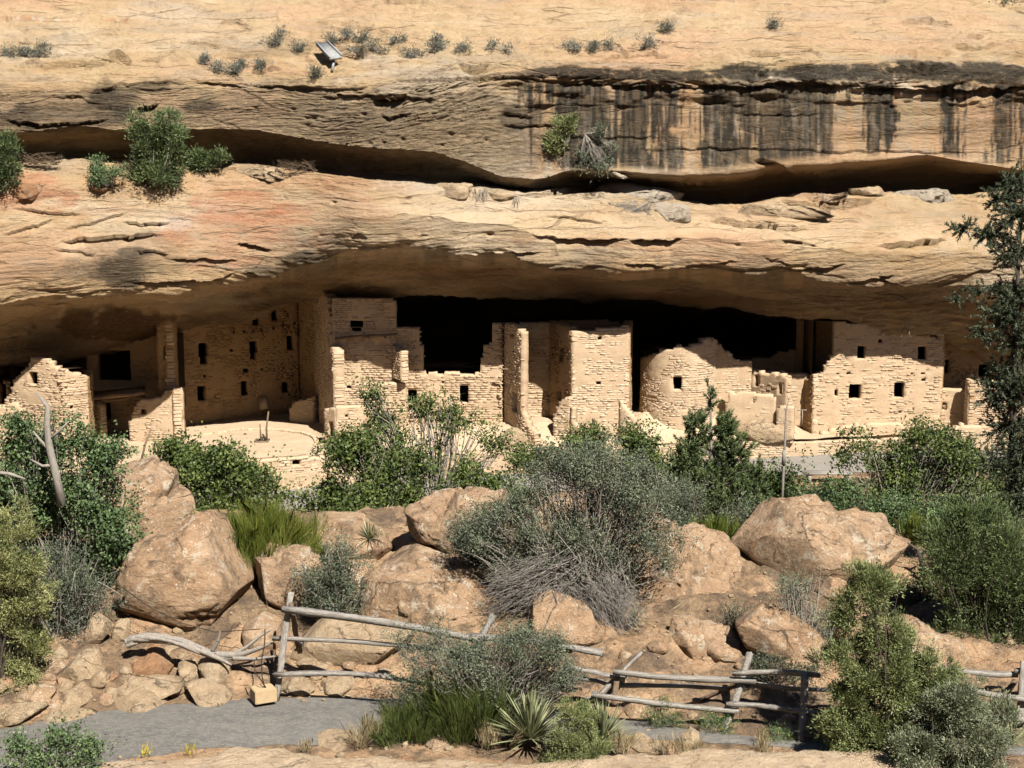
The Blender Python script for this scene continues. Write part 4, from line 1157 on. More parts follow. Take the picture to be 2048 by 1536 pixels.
# ------------------------------------------------------------------ rocks
_ICO = {}
def ico(sub):
    if sub not in _ICO:
        bm = bmesh.new()
        bmesh.ops.create_icosphere(bm, subdivisions=sub, radius=1.0)
        _ICO[sub] = (np.array([v.co[:] for v in bm.verts]), np.array([[v.index for v in f.verts] for f in bm.faces]))
        bm.free()
    return _ICO[sub]
def unit_(v): return v / np.linalg.norm(v)
def rock_arrays(poly, Y, depth, seed, sub=5, rough=.1, cuts=9, tilt=0.0):
    """a boulder whose outline, seen from the front, follows POLY (photo px) at distance Y; depth in metres"""
    rng = np.random.default_rng(seed)
    n, f = ico(sub)
    n = n.copy()
    for _ in range(cuts):
        d = rng.normal(0, 1, 3) * [.75, 1, .75]
        d[1] = -(.45 + abs(d[1])) * (1 if rng.random() < .85 else -1)
        d /= np.linalg.norm(d)
        h = n @ d - rng.uniform(.48, .86)
        n -= np.maximum(h, 0)[:, None] * d * .97
    pts = at(np.array([p[0] for p in poly]), np.array([p[1] for p in poly]), Y)
    c = (pts.min(0) + pts.max(0)) / 2
    dense = np.concatenate([np.linspace(pts[i], pts[(i + 1) % len(pts)], 24, endpoint=False) for i in range(len(pts))]) - c
    ang = np.arctan2(dense[:, 2], dense[:, 0])
    rad = np.hypot(dense[:, 0], dense[:, 2])
    o = np.argsort(ang)
    ang, rad = ang[o], rad[o]
    ang = np.concatenate([ang - 2 * math.pi, ang, ang + 2 * math.pi])
    rad = np.tile(rad, 3)
    th = np.arctan2(n[:, 2], n[:, 0])
    rho = np.clip(np.hypot(n[:, 0], n[:, 2]), 0, 1)
    R = np.interp(th, ang, rad) * 1.13
    p = np.stack([np.cos(th) * R * rho ** .72, np.sign(n[:, 1]) * np.abs(n[:, 1]) ** .7 * depth, np.sin(th) * R * rho ** .72], -1)
    size = float(np.mean(rad))
    nn = p / (np.array([size, depth, size]) ** 2)
    nn /= np.linalg.norm(nn, axis=1, keepdims=True) + 1e-9
    w_ = p + c
    k = min(1.0, .5 + .35 / max(size, .1))
    s1 = fbm(w_ * 1.1 / max(size, .35) * .8, 4, seed, .55)
    s2 = fbm(w_ * np.array([1.6, 1.6, 3.4]), 4, seed + 7, .6)
    s3 = np.abs(fbm(w_ * 3.2, 4, seed + 9, .6))
    d = rough * size * (s1 * .4 + s2 * .55 * k - s3 * .8 * k)
    # a few hard cracks and shelves
    for _ in range(int(3 + size * 2)):
        a = rng.normal(0, 1, 3) * np.array([.35, .3, 1])
        a /= np.linalg.norm(a)
        q = (p + fbm(p * 1.5, 2, seed + 3)[:, None] * .1) @ a - rng.uniform(-.6, .6) * size
        d -= np.where(q < 0, np.exp(q / (.16 * size)) * rng.uniform(.03, .09) * size, 0)
    # bedding: worn steps along a tilted set of layers
    bt = unit_(np.array([rng.normal(0, .18), rng.normal(0, .18), 1.0]))
    lay = (w_ @ bt)[:, None] * np.array([[0, 0, 1.0]]) * 1.5 / max(size, .3) + w_ * np.array([.5, .5, .2]) / max(size, .3)
    lv = fbm(lay, 4, seed + 21, .6) * 3.0
    fl = np.floor(lv)
    d += ((fl + sstep(.40, .60, lv - fl)) - lv) * .075 * size * min(1.0, rough / .07)
    p = p + nn * d[:, None]
    # late breaks: flat fracture faces with hard rims
    q = p / np.array([size, max(depth, .1), size])
    for _ in range(max(4, cuts // 2)):
        dd = unit_(rng.normal(0, 1, 3) * [.8, .6, .8] + [0, -.75, .12])
        h = q @ dd
        lim = np.percentile(h, rng.uniform(88, 98))
        q = q - np.maximum(h - lim, 0)[:, None] * dd * .95
    p = q * np.array([size, max(depth, .1), size])
    p[:, 1] += p[:, 2] * tilt
    return p + c, f
def ground_hit(px, row):
    """distance at which the ground is met behind a photo pixel"""
    Ys = np.linspace(21, 42, 700)
    p = at(px + 0 * Ys, row + 0 * Ys, Ys)
    below = p[:, 2] < ground_z(p[:, 0], Ys)
    return float(Ys[np.argmax(below)]) if below.any() else 34.0
def rock(name, label, poly, Y, depth, mat='boulder_stone', sub=5, seed=1, rough=.1, group='boulders on the bank', cat='boulder', cuts=24, tilt=.18):
    if Y is None:
        Y = ground_hit(float(np.mean([p[0] for p in poly])), max(p[1] for p in poly) - 2) + depth * .55
    v, f = rock_arrays(poly, Y, depth, seed, sub, rough, cuts, tilt)
    o = obj(name, v, f, mat, None, False)
    return tag(o, label, cat, group, 'thing')

rock('boulder', 'tall stepped boulder rising beside the big leafy shrub', [(222, 930), (290, 922), (308, 940), (340, 955), (342, 985), (395, 1005), (400, 1045), (350, 1085), (270, 1110), (200, 1090), (195, 1000)], 32.4, 1.3, seed=3, rough=.09)
rock('boulder', 'largest smooth orange boulder above the driftwood log', [(240, 1095), (300, 1062), (380, 1048), (440, 1052), (465, 1080), (478, 1112), (520, 1150), (530, 1200), (520, 1228), (440, 1250), (380, 1270), (300, 1264), (230, 1238), (180, 1205), (212, 1150)], 29.6, 1.5, seed=4, rough=.05)
rock('boulder', 'rough crumbling boulder between the ephedra and the fence top', [(490, 1140), (520, 1110), (600, 1108), (650, 1130), (655, 1200), (610, 1232), (540, 1228), (505, 1195)], 30.0, 1.2, seed=5, rough=.10)
rock('boulder', 'pale rounded boulder behind the small yucca', [(612, 1065), (648, 1036), (700, 1026), (735, 1046), (765, 1060), (790, 1100), (720, 1140), (618, 1125)], 31.9, 1.2, seed=6)
rock('boulder', 'dark-patched boulder with a deep undercut, centre of the bank', [(768, 1062), (800, 1020), (850, 1003), (930, 993), (1000, 998), (1045, 1030), (1045, 1090), (960, 1120), (880, 1108), (800, 1088)], 31.4, 1.3, seed=7, rough=.09)
rock('boulder', 'flat shelf of rock under the undercut boulder', [(700, 1130), (760, 1090), (880, 1112), (1010, 1125), (1075, 1150), (1040, 1190), (900, 1180), (740, 1175)], 30.5, 1.2, seed=8, rough=.07)
rock('boulder', 'broad smooth boulder resting behind the top fence rail', [(726, 1190), (745, 1160), (850, 1138), (950, 1152), (1030, 1178), (1055, 1220), (1035, 1268), (900, 1275), (790, 1258), (738, 1236)], 29.3, 1.3, seed=9, rough=.05)
rock('boulder', 'wide sloping slab of orange rock right of the grey shrub', [(1060, 1150), (1200, 1085), (1340, 1066), (1400, 1072), (1462, 1110), (1500, 1160), (1565, 1200), (1610, 1245), (1560, 1300), (1400, 1312), (1250, 1300), (1120, 1275), (1040, 1215)], 30.4, 1.7, seed=10, rough=.075)
rock('boulder', 'massive perched boulder with pitted top and overhanging left end', [(1456, 1095), (1488, 1060), (1560, 1020), (1650, 1010), (1740, 1024), (1785, 1052), (1792, 1090), (1832, 1100), (1850, 1150), (1800, 1178), (1700, 1200), (1620, 1196), (1550, 1176), (1490, 1132)], 30.6, 1.5, seed=21, rough=.085)
rock('boulder', 'smooth low hump of orange rock above the crossed rails', [(1280, 1285), (1350, 1250), (1450, 1238), (1495, 1275), (1490, 1312), (1400, 1322), (1300, 1318)], None, 1.0, seed=12, rough=.05)
rock('boulder', 'low boulder half hidden behind the tall juniper', [(1760, 1270), (1850, 1246), (1900, 1262), (1965, 1300), (1930, 1345), (1800, 1340)], None, 1.0, seed=13)
rock('boulder', 'small block wedged beneath the perched boulder', [(1625, 1180), (1660, 1160), (1700, 1168), (1705, 1200), (1650, 1210)], 29.6, .5, seed=14, sub=4)
rock('boulder', 'block of rock under the right end of the perched boulder', [(1700, 1190), (1780, 1175), (1850, 1190), (1860, 1235), (1760, 1250), (1705, 1235)], 30.0, .8, seed=15, sub=4)
rock('boulder', 'rock hump in the shade between shrub and slab', [(1040, 1210), (1110, 1190), (1200, 1230), (1260, 1280), (1200, 1320), (1080, 1310), (1030, 1265)], None, 1.0, seed=16, sub=4)
rock('boulder', 'pale ledge of rock under the sloping fence rails', [(552, 1262), (640, 1232), (760, 1262), (890, 1294), (920, 1325), (800, 1350), (640, 1340), (550, 1325)], 27.9, .9, 'pale_stone', seed=17, rough=.05)

rock('boulder', 'broken bedrock step below the wide sloping slab', [(1440, 1250), (1500, 1215), (1600, 1225), (1680, 1250), (1690, 1300), (1600, 1320), (1480, 1310)], None, .9, seed=31, rough=.11)
rock('boulder', 'low split rock behind the tallest juniper', [(1640, 1230), (1720, 1215), (1790, 1240), (1800, 1290), (1720, 1305), (1650, 1280)], None, .8, seed=32, rough=.1, sub=4)
rock('boulder', 'dark cracked rock left of the pale ledge', [(470, 1250), (520, 1235), (560, 1255), (560, 1300), (500, 1310), (468, 1290)], None, .7, seed=33, rough=.1, sub=4)
rock('boulder', 'rounded rock between undercut boulder and grey shrub', [(1020, 1010), (1080, 985), (1140, 1010), (1160, 1070), (1090, 1100), (1030, 1075)], 32.4, 1.0, seed=34, rough=.1, sub=4)
rock('boulder', 'bedrock face between the largest boulder and the rounded bush', [(430, 1110), (540, 1070), (700, 1085), (790, 1120), (780, 1200), (740, 1268), (560, 1262), (470, 1210)], 31.0, 1.2, seed=41, rough=.07)
rock('boulder', 'bedrock slope under the bare twigs of the big grey shrub', [(980, 1130), (1120, 1090), (1300, 1150), (1340, 1265), (1210, 1320), (1020, 1300)], 30.4, 1.2, seed=42, rough=.07)
rock('boulder', 'fractured bedrock below the perched boulder', [(1540, 1195), (1700, 1172), (1870, 1205), (1910, 1295), (1750, 1325), (1570, 1300)], 30.2, 1.2, seed=43, rough=.09)
PR = 'stones beside the asphalt path'
prs = [
 ('brown weathered rock sitting proud above the path stones', [(242, 1345), (262, 1315), (295, 1300), (323, 1304), (353, 1328), (352, 1361), (301, 1358), (246, 1352)], 26.7, 'red_stone'),
 ('pale stone leaning right of the brown rock', [(350, 1328), (383, 1323), (407, 1353), (397, 1378), (352, 1366)], 26.6, 'pale_stone'),
 ('rounded pale stone below the driftwood tips', [(388, 1325), (432, 1317), (464, 1340), (467, 1361), (448, 1377), (402, 1366)], 26.8, 'pale_stone'),
 ('blotched stone left of the brown rock', [(140, 1322), (164, 1306), (204, 1314), (222, 1348), (159, 1366), (105, 1355)], 27.0, 'pale_stone'),
 ('small flat stone beneath the blotched stone', [(105, 1372), (156, 1354), (162, 1380), (128, 1392)], 26.5, 'pale_stone'),
 ('long undercut slab above the path edge', [(160, 1374), (246, 1357), (362, 1368), (314, 1391), (241, 1394), (230, 1407), (187, 1408)], 26.35, 'pale_stone'),
 ('smooth kerb stone under the long slab', [(186, 1430), (197, 1406), (241, 1394), (303, 1386), (363, 1377), (374, 1415), (301, 1430), (246, 1431)], 26.1, 'pale_stone'),
 ('wedge stone that tapers out along the path', [(362, 1380), (396, 1373), (448, 1379), (490, 1397), (428, 1412), (378, 1418)], 26.35, 'pale_stone'),
 ('square stone left of the smooth kerb stone', [(120, 1400), (153, 1376), (190, 1400), (190, 1419), (137, 1430), (88, 1427)], 26.0, 'pale_stone'),
 ('thin slab at the bend of the path', [(50, 1448), (87, 1429), (188, 1426), (180, 1443), (109, 1452), (68, 1454)], 25.6, 'pale_stone'),
 ('tilted orange stone below the yellow juniper', [(36, 1393), (82, 1368), (128, 1388), (76, 1421), (22, 1422)], 26.2, 'boulder_stone'),
 ('long stone at the left edge of the path', [(-40, 1436), (41, 1417), (88, 1420), (46, 1448), (-40, 1456)], 25.5, 'pale_stone'),
 ('small pale block under the big orange boulder', [(219, 1249), (252, 1245), (258, 1286), (222, 1284)], 27.8, 'pale_stone'),
 ('lichened stone at the foot of the dark shrub', [(172, 1227), (219, 1229), (226, 1260), (191, 1298), (170, 1284)], 28.2, 'pale_stone'),
 ('small orange cobble beside the brown rock', [(208, 1361), (223, 1342), (240, 1360), (221, 1365)], 26.5, 'red_stone'),
 ('flat stone between log and brown rock', [(310, 1299), (355, 1300), (385, 1315), (355, 1325), (335, 1318)], 27.0, 'pale_stone'),
 ('grey-brown stone in shade left of the blotched stone', [(85, 1330), (105, 1310), (140, 1320), (135, 1350), (95, 1355)], 27.0, 'boulder_stone'),
 ('slab beneath the lowest fence rail', [(550, 1338), (600, 1308), (700, 1322), (728, 1342), (650, 1358), (560, 1352)], 27.0, 'pale_stone'),
 ('stone below the lowest rail next to the block', [(555, 1375), (600, 1360), (640, 1372), (622, 1394), (568, 1398)], 26.6, 'pale_stone'),
 ('second stone below the lowest rail', [(622, 1386), (655, 1364), (705, 1362), (718, 1388), (660, 1398)], 26.6, 'pale_stone'),
 ('lone cobble at the path edge by the grey shrub', [(748, 1390), (762, 1374), (785, 1382), (780, 1400), (756, 1402)], 26.3, 'boulder_stone'),
 ('squat rock under the crossed rails', [(1235, 1420), (1258, 1400), (1300, 1404), (1306, 1432), (1262, 1440)], 25.6, 'boulder_stone'),
 ('pale rock lying before the mid fence post', [(1352, 1478), (1385, 1462), (1410, 1468), (1398, 1484), (1362, 1488)], 24.7, 'pale_stone'),
 ('small rock against the leaning fence post', [(1545, 1455), (1570, 1442), (1590, 1452), (1580, 1470), (1552, 1470)], 25.0, 'boulder_stone'),
 ('tan rock behind the upper rail', [(1310, 1340), (1350, 1318), (1410, 1330), (1420, 1348), (1350, 1356)], 27.4, 'boulder_stone'),
 ('flat stone in the middle of the foreground edge', [(600, 1494), (650, 1480), (720, 1486), (760, 1500), (690, 1510), (612, 1508)], 24.0, 'pale_stone'),
 ('cobble beside the green ephedra', [(845, 1490), (870, 1476), (905, 1482), (910, 1500), (870, 1506)], 24.0, 'boulder_stone'),
 ('flat stone right of the second yucca', [(1225, 1500), (1280, 1484), (1350, 1490), (1380, 1505), (1290, 1516)], 23.9, 'pale_stone'),
 ('reddish stone on the near ledge', [(755, 1534), (790, 1524), (850, 1528), (860, 1545), (780, 1550)], 23.1, 'red_stone'),
 ('rock in the shade under the grey shrub', [(1400, 1295), (1440, 1280), (1490, 1290), (1500, 1320), (1430, 1330)], 28.0, 'boulder_stone')]
for k, (lab, poly, Y, mt) in enumerate(prs):
    w_ = max(p[0] for p in poly) - min(p[0] for p in poly)
    rock('stone', lab, poly, None, .25 + w_ / ppm(Y) * .28, mt, 4, 40 + k, .07, PR, 'stone', 26, .35)
rng = np.random.default_rng(303)
FILL = []
def fillers(n, x0, x1, y0f, y1f, noun, grp, s0, s1, mats):
    for k in range(n):
        x = rng.uniform(x0, x1)
        y = rng.uniform(y0f(x), y1f(x))
        a_, b_ = rng.uniform(s0, s1), rng.uniform(s0, s1) * .62
        poly = [(x + a_ * math.cos(t) * rng.uniform(.8, 1.1), y + b_ * math.sin(t) * rng.uniform(.8, 1.1)) for t in np.linspace(0, 2 * math.pi, 8)[:-1] + rng.normal(0, .12, 7)]
        mt = mats[rng.integers(len(mats))]
        o = rock('filler_stone', None, poly, None, a_ / 115 * .9, mt, 3, 900 + k, .08, grp, 'stone', 20, .3)
        FILL.append((o, x, y, ('pale ' if mt == 'pale_stone' else 'orange-brown ') + noun))
fillers(46, -10, 480, lambda x: 1310, lambda x: tab(x, [(-10, 1430), (200, 1405), (480, 1385)]), 'stone', PR, 12, 30, ['pale_stone', 'pale_stone', 'boulder_stone'])
fillers(14, 480, 760, lambda x: 1320, lambda x: 1385, 'stone', PR, 8, 20, ['pale_stone', 'boulder_stone'])
fillers(34, 1240, 1700, lambda x: 1330, lambda x: 1470, 'stone', 'loose stones on the bank', 5, 16, ['boulder_stone', 'boulder_stone', 'pale_stone'])
fillers(24, 1050, 1900, lambda x: 1240, lambda x: 1330, 'rock', 'loose stones on the bank', 8, 26, ['boulder_stone'])
fillers(14, 620, 1420, lambda x: 1486, lambda x: 1506, 'stone', 'loose stones on the bank', 6, 15, ['pale_stone', 'boulder_stone'])
LM = [(297, 1330, 'brown weathered rock'), (160, 1335, 'blotched stone'), (527, 1388, 'concrete block'), (330, 1283, 'driftwood log'), (120, 1440, 'thin slab at the path bend'), (75, 1395, 'tilted orange stone'), (425, 1395, 'wedge stone by the path'), (25, 1370, 'yellow-green juniper'), (435, 1345, 'rounded pale stone under the driftwood'), (280, 1410, 'smooth kerb stone'), (570, 1300, 'first fence post'), (690, 1350, 'lowest sloping rail'), (740, 1300, 'pale ledge under the rails'),
      (1235, 1380, 'crossed rails'), (1475, 1390, 'leaning mid fence post'), (1605, 1430, 'tall upright fence post'), (1430, 1450, 'yellow-flowered shrub'), (1310, 1420, 'low green shrub'), (1385, 1280, 'smooth hump of orange rock'), (1565, 1265, 'broken bedrock step'), (1150, 1270, 'skirt of bare twigs'), (1740, 1250, 'tallest juniper'), (1860, 1295, 'low boulder behind the juniper'), (1060, 1440, 'large yucca'), (700, 1460, 'tall dry grass tuft'), (900, 1450, 'bright green ephedra'), (1210, 1440, 'second yucca'), (1370, 1475, 'pale rock before the mid post')]
byk = {}
for o, x, y, noun in FILL:
    lx0, ly0, ln = min(LM, key=lambda m: (m[0] - x) ** 2 + (1.6 * (m[1] - y)) ** 2)
    dx, dy = x - lx0, 1.6 * (y - ly0)
    dr = ('left of' if dx < 0 else 'right of') if abs(dx) > abs(dy) else ('above' if dy < 0 else 'below')
    byk.setdefault((noun, dr, ln), []).append((dx * dx + dy * dy, o))
ORD = ['nearest', 'second nearest', 'third nearest', 'fourth nearest', 'fifth nearest', 'sixth nearest', 'seventh nearest', 'eighth nearest', 'ninth nearest', 'tenth nearest']
for (noun, dr, ln), lst in byk.items():
    for k, (_, o) in enumerate(sorted(lst, key=lambda t: t[0])):
        o['label'] = ('%s %s %s the %s' % (ORD[k], noun, dr, ln)) if len(lst) > 1 else 'small %s just %s the %s' % (noun, dr, ln)
# near ledge along the bottom of the picture
lx, ly, lf = grid(np.linspace(-9, 7, 170), np.linspace(17, 25.2, 90))
lpx = px_of(lx, ly)
edge = at_z(lpx, tab(lpx, [(-300, 1600), (100, 1545), (250, 1512), (400, 1500), (470, 1490), (560, 1486), (640, 1496), (760, 1508), (900, 1518), (1100, 1514), (1280, 1492), (1450, 1494), (1650, 1506), (2200, 1540)]), 3.95)[..., 1]
sd = edge - ly + fbm(np.stack([lx * 1.2, ly * 1.2, 0 * lx], -1), 4, 500) * .18
lz = 3.60 + .42 * sstep(-.02, .28, sd) + .10 * sstep(.5, .56, sd + fbm(np.stack([lx, ly, 0 * lx], -1), 3, 510) * .3) + fbm(np.stack([lx * .9, ly * .9, 0 * lx], -1), 5, 520, .55) * .05 - .5 * sstep(1.0, 6, sd)
tag(obj('rock_ledge', np.stack([lx, ly, lz], -1).reshape(-1, 3), lf, 'ledge_stone', None, True), 'flat sandstone ledge along the near side of the path', kind='structure')

LG = 'loose slabs on the cliff ledge'
for k, (lab, poly, off, mt, dp) in enumerate([
 ('long grey fallen slab in the cliff crevice', [(1196, 374), (1250, 368), (1330, 377), (1390, 384), (1416, 404), (1380, 420), (1300, 408), (1225, 392)], -.35, 'grey_stone', .9),
 ('pale broken block under the grey fallen slab', [(1296, 404), (1400, 410), (1388, 440), (1345, 452), (1305, 436)], -.55, 'grey_stone', .6),
 ('thin pale flake on the ledge left of the grey slab', [(1195, 342), (1225, 340), (1280, 358), (1262, 362), (1215, 352)], -.5, 'grey_stone', .5),
 ('red-brown block at the left end of the ledge', [(-30, 372), (40, 350), (90, 362), (124, 385), (118, 410), (60, 419), (-30, 416)], -.4, 'red_stone', 1.0),
 ('small flat rust stone beside the ledge shrubs', [(166, 377), (188, 364), (216, 371), (207, 384), (172, 384)], -.5, 'red_stone', .4),
 ('long pale slab right of the ledge tree', [(412, 348), (470, 328), (560, 334), (655, 348), (650, 362), (560, 366), (450, 358)], -.2, 'pale_stone', .8),
 ('squared pale block midway along the ledge', [(860, 372), (900, 362), (946, 367), (948, 398), (900, 402), (863, 396)], -.35, 'pale_stone', .6),
 ('low slab right of the squared block', [(950, 380), (1000, 383), (1030, 392), (1010, 404), (955, 402)], -.35, 'pale_stone', .5),
 ('thick tan slab right of the dark gap', [(1405, 430), (1440, 408), (1540, 402), (1660, 412), (1700, 428), (1600, 450), (1480, 440)], -.3, 'pale_stone', .9),
 ('thin layered slab high on the right ledge', [(1545, 396), (1600, 386), (1740, 392), (1730, 406), (1600, 408)], -.1, 'boulder_stone', .7),
 ('grey layered slab at the right end of the ledge', [(1740, 402), (1800, 382), (1880, 374), (1975, 386), (1960, 410), (1850, 424)], -.3, 'grey_stone', .8),
 ('pale slab perched above the thick tan slab', [(1690, 380), (1760, 372), (1800, 376), (1790, 388), (1710, 392)], .1, 'pale_stone', .5)]):
    cxp = np.mean([p[0] for p in poly])
    rock('rock_slab', lab, poly, cliff_Y(cxp, np.mean([p[1] for p in poly]), 12) + dp * .45, dp, mt, 4, 80 + k, .09, LG, 'slab', 20, .1)
rock('boulder', 'sun-bleached bedrock hump between round room and marker', [(1450, 878), (1480, 846), (1530, 836), (1570, 842), (1590, 860), (1588, 884), (1500, 892)], 68.2, .7, 'pale_stone', 4, 95, .08, 'rock in the court', 'rock')
rock('boulder', 'rough bedrock lump below the central doorways', [(985, 880), (1000, 862), (1035, 854), (1062, 870), (1065, 890), (1000, 892)], 66.5, .5, 'pale_stone', 4, 96, .10, 'rock in the court', 'rock')

# loose rubble, too small to pick apart
rng = np.random.default_rng(9)
V, Fq, n0 = [], [], 0
sv, sf = ico(1)
cnt = 0
while cnt < 2000:
    x, y = rng.uniform(-13, 13), rng.uniform(22.6, 34)
    p_ = px_of(np.array(x), np.array(y))
    on_path = float(Ypath_front(p_)) - .1 < y < float(Ypath(p_)) + .02
    if on_path and min(y - float(Ypath_front(p_)), float(Ypath(p_)) - y) > abs(rng.normal(0, .28)): continue
    r_ = rng.uniform(.012, .05) * (1 + 2.0 * (rng.random() < .08)) * (.5 if on_path else 1)
    v = sv * (1 + rng.normal(0, .16, (len(sv), 1))) * r_ * rng.uniform(.6, 1.3, 3) * [1, 1, .65]
    V.append(v + [x, y, (3.815 if on_path else float(ground_z(np.array(x), np.array(y)))) + r_ * .2])
    Fq.append(sf + n0)
    n0 += len(v)
    cnt += 1
tag(obj('rubble', np.concatenate(V), np.concatenate(Fq), 'pale_stone'), 'loose rubble scattered over the bank', kind='stuff')

# ------------------------------------------------------------------ rail fence, block, log, metal sheet
def timber(name, p0, p1, w_, h_, mat, parent, seed, bow=.02):
    """a split timber: a rough four-sided beam with a slight bow and uneven faces"""
    rng = np.random.default_rng(seed)
    p0, p1 = np.asarray(p0, float), np.asarray(p1, float)
    d = (p1 - p0) / np.linalg.norm(p1 - p0)
    up = np.array([0, 0, 1.]) if abs(d[2]) < .8 else np.array([0, -1., 0])
    a = np.cross(d, up); a /= np.linalg.norm(a)
    b = np.cross(a, d)
    n = 9
    prof = np.array([(-.55, -.5), (-.05, -.46), (.5, -.55), (.48, .0), (.55, .46), (.02, .36), (-.5, .55), (-.46, -.02)])
    prof = prof * (1 + rng.normal(0, .06, prof.shape))
    V = []
    ph = rng.uniform(0, 6)
    for i in range(n):
        t = i / (n - 1)
        c = p0 + (p1 - p0) * t + b * bow * math.sin(t * math.pi) * (1 if seed % 2 else -1) + a * bow * .7 * math.sin(t * 5 + ph)
        k = 1 + rng.normal(0, .05)
        V.append(c + (prof[:, :1] * w_ * k) * a + (prof[:, 1:] * h_ * k) * b + rng.normal(0, .004, (8, 3)))
    V = np.concatenate(V)
    F4 = [(i * 8 + j, i * 8 + (j + 1) % 8, (i + 1) * 8 + (j + 1) % 8, (i + 1) * 8 + j) for i in range(n - 1) for j in range(8)]
    V = np.concatenate([V, V[:8].mean(0)[None], V[-8:].mean(0)[None]])
    k = len(V)
    T3 = [((j + 1) % 8, j, k - 2) for j in range(8)] + [((n - 1) * 8 + j, (n - 1) * 8 + (j + 1) % 8, k - 1) for j in range(8)]
    return obj(name, V, [np.array(F4), np.array(T3)], mat, parent)
def fence(label, base, posts, rails):
    e = empty('rail_fence', base, label, 'fence', 'weathered rail fences along the path')
    for k, (x0, y0, Y0, x1, y1, Y1, w_, mt) in enumerate(posts):
        timber('post', at(x0, y0, Y0), at(x1, y1, Y1), w_ * .8, w_ * .68, 'post_wood' if mt == W else mt, e, int(x0) + k)
    for k, (x0, y0, Y0, x1, y1, Y1, w_, mt) in enumerate(rails):
        timber('rail', at(x0, y0, Y0), at(x1, y1, Y1), w_ * .5, w_ * .74, mt, e, int(x0) * 3 + k, .035)
W, Bw = 'weathered_wood', 'brown_wood'
fence('grey rail fence sloping down from the concrete block to the grey shrub', at(555, 1395, 26.4),
      [(584, 1184, 26.75, 551, 1400, 26.35, .115, W), (580, 1208, 26.65, 601, 1305, 27.0, .10, Bw), (548, 1262, 27.0, 552, 1352, 26.9, .06, Bw), (985, 1228, 26.4, 938, 1320, 25.9, .11, W), (592, 1300, 27.0, 604, 1284, 26.9, .07, W)],
      [(565, 1217, 26.55, 965, 1281, 25.9, .135, W), (940, 1272, 25.95, 1205, 1306, 25.7, .12, W), (545, 1275, 26.85, 885, 1301, 26.3, .09, W), (548, 1349, 26.3, 785, 1354, 25.9, .10, W), (880, 1298, 26.3, 1010, 1318, 26.0, .09, W)])
fence('weathered fence with crossed bucks in the middle of the path edge', at(1460, 1455, 25.0),
      [(1282, 1303, 26.1, 1196, 1392, 25.4, .075, W), (1234, 1344, 25.6, 1229, 1412, 25.4, .11, Bw), (1502, 1306, 25.7, 1444, 1470, 24.9, .115, W), (1512, 1358, 25.35, 1398, 1402, 25.9, .10, Bw), (1610, 1345, 25.0, 1601, 1506, 24.4, .12, W)],
      [(1125, 1336, 25.7, 1250, 1359, 25.55, .11, W), (1120, 1352, 25.75, 1240, 1376, 25.7, .085, W), (1226, 1343, 25.45, 1512, 1363, 25.25, .10, W), (1236, 1371, 25.6, 1455, 1378, 25.5, .085, W), (1182, 1389, 25.2, 1477, 1421, 25.0, .115, W), (1452, 1409, 24.95, 1632, 1427, 24.75, .105, W), (1465, 1346, 25.3, 1640, 1351, 25.0, .10, W), (1170, 1398, 25.4, 1215, 1404, 25.3, .09, W), (1500, 1366, 25.5, 1690, 1380, 25.2, .09, W)])
fence('right-hand end of the rail fence beyond the junipers', at(2040, 1450, 25.6),
      [(2046, 1322, 25.6, 2042, 1470, 25.3, .12, W), (2030, 1360, 26.0, 1978, 1440, 25.4, .09, Bw)],
      [(1880, 1336, 25.6, 2036, 1349, 25.7, .115, W), (1925, 1375, 25.4, 2075, 1402, 25.3, .115, W), (1940, 1425, 25.2, 2090, 1441, 25.2, .11, W), (2030, 1343, 25.6, 2180, 1350, 25.6, .115, W)])
cb = at(528, 1392, 26.2)
e = empty('concrete_block', cb, 'tan concrete block at the foot of the first fence post', 'block')
c_ = at(527, 1388, 26.2)
vb, fb = box_arr((0, 0, 0), .40, .34, .24)
ca, sa = math.cos(.45), math.sin(.45)
vb = np.stack([vb[:, 0] * ca - vb[:, 1] * sa, vb[:, 0] * sa + vb[:, 1] * ca, vb[:, 2]], -1) + c_
bm = bmesh.new()
vs_ = [bm.verts.new(p) for p in vb]
for q in fb: bm.faces.new([vs_[i] for i in q])
bmesh.ops.bevel(bm, geom=list(bm.edges), offset=.012, segments=2, affect='EDGES')
mm = bpy.data.meshes.new('block')
bm.to_mesh(mm); bm.free()
mm.materials.append(MATS['concrete'])
link('block', mm, e)
e2 = empty('bent_rod', at(531, 1372, 26.2), 'thin rusty rod bent up out of the concrete block', 'rod')
rod('rod', np.array([at(529, 1376, 26.2), at(524, 1352, 26.2), at(523, 1320, 26.25), at(529, 1290, 26.3), at(530, 1258, 26.35)]), .011, 'rusty_iron', e2, 5)
rod('rod', np.array([at(532, 1376, 26.2), at(522, 1360, 26.1), at(510, 1345, 26.2), at(508, 1320, 26.3)]), .011, 'rusty_iron', e2, 5)
wire = obj('drooping_wire', *tube(np.array([at(x, y, Y) for x, y, Y in [(188, 1125, 28.6), (240, 1172, 28.2), (300, 1215, 28.0), (360, 1245, 27.9), (430, 1264, 27.8), (520, 1258, 27.3)]]), .009, 5), 'rusty_iron')
tag(wire, 'thin dark wire drooping across the big orange boulder', 'wire', None, 'thing')

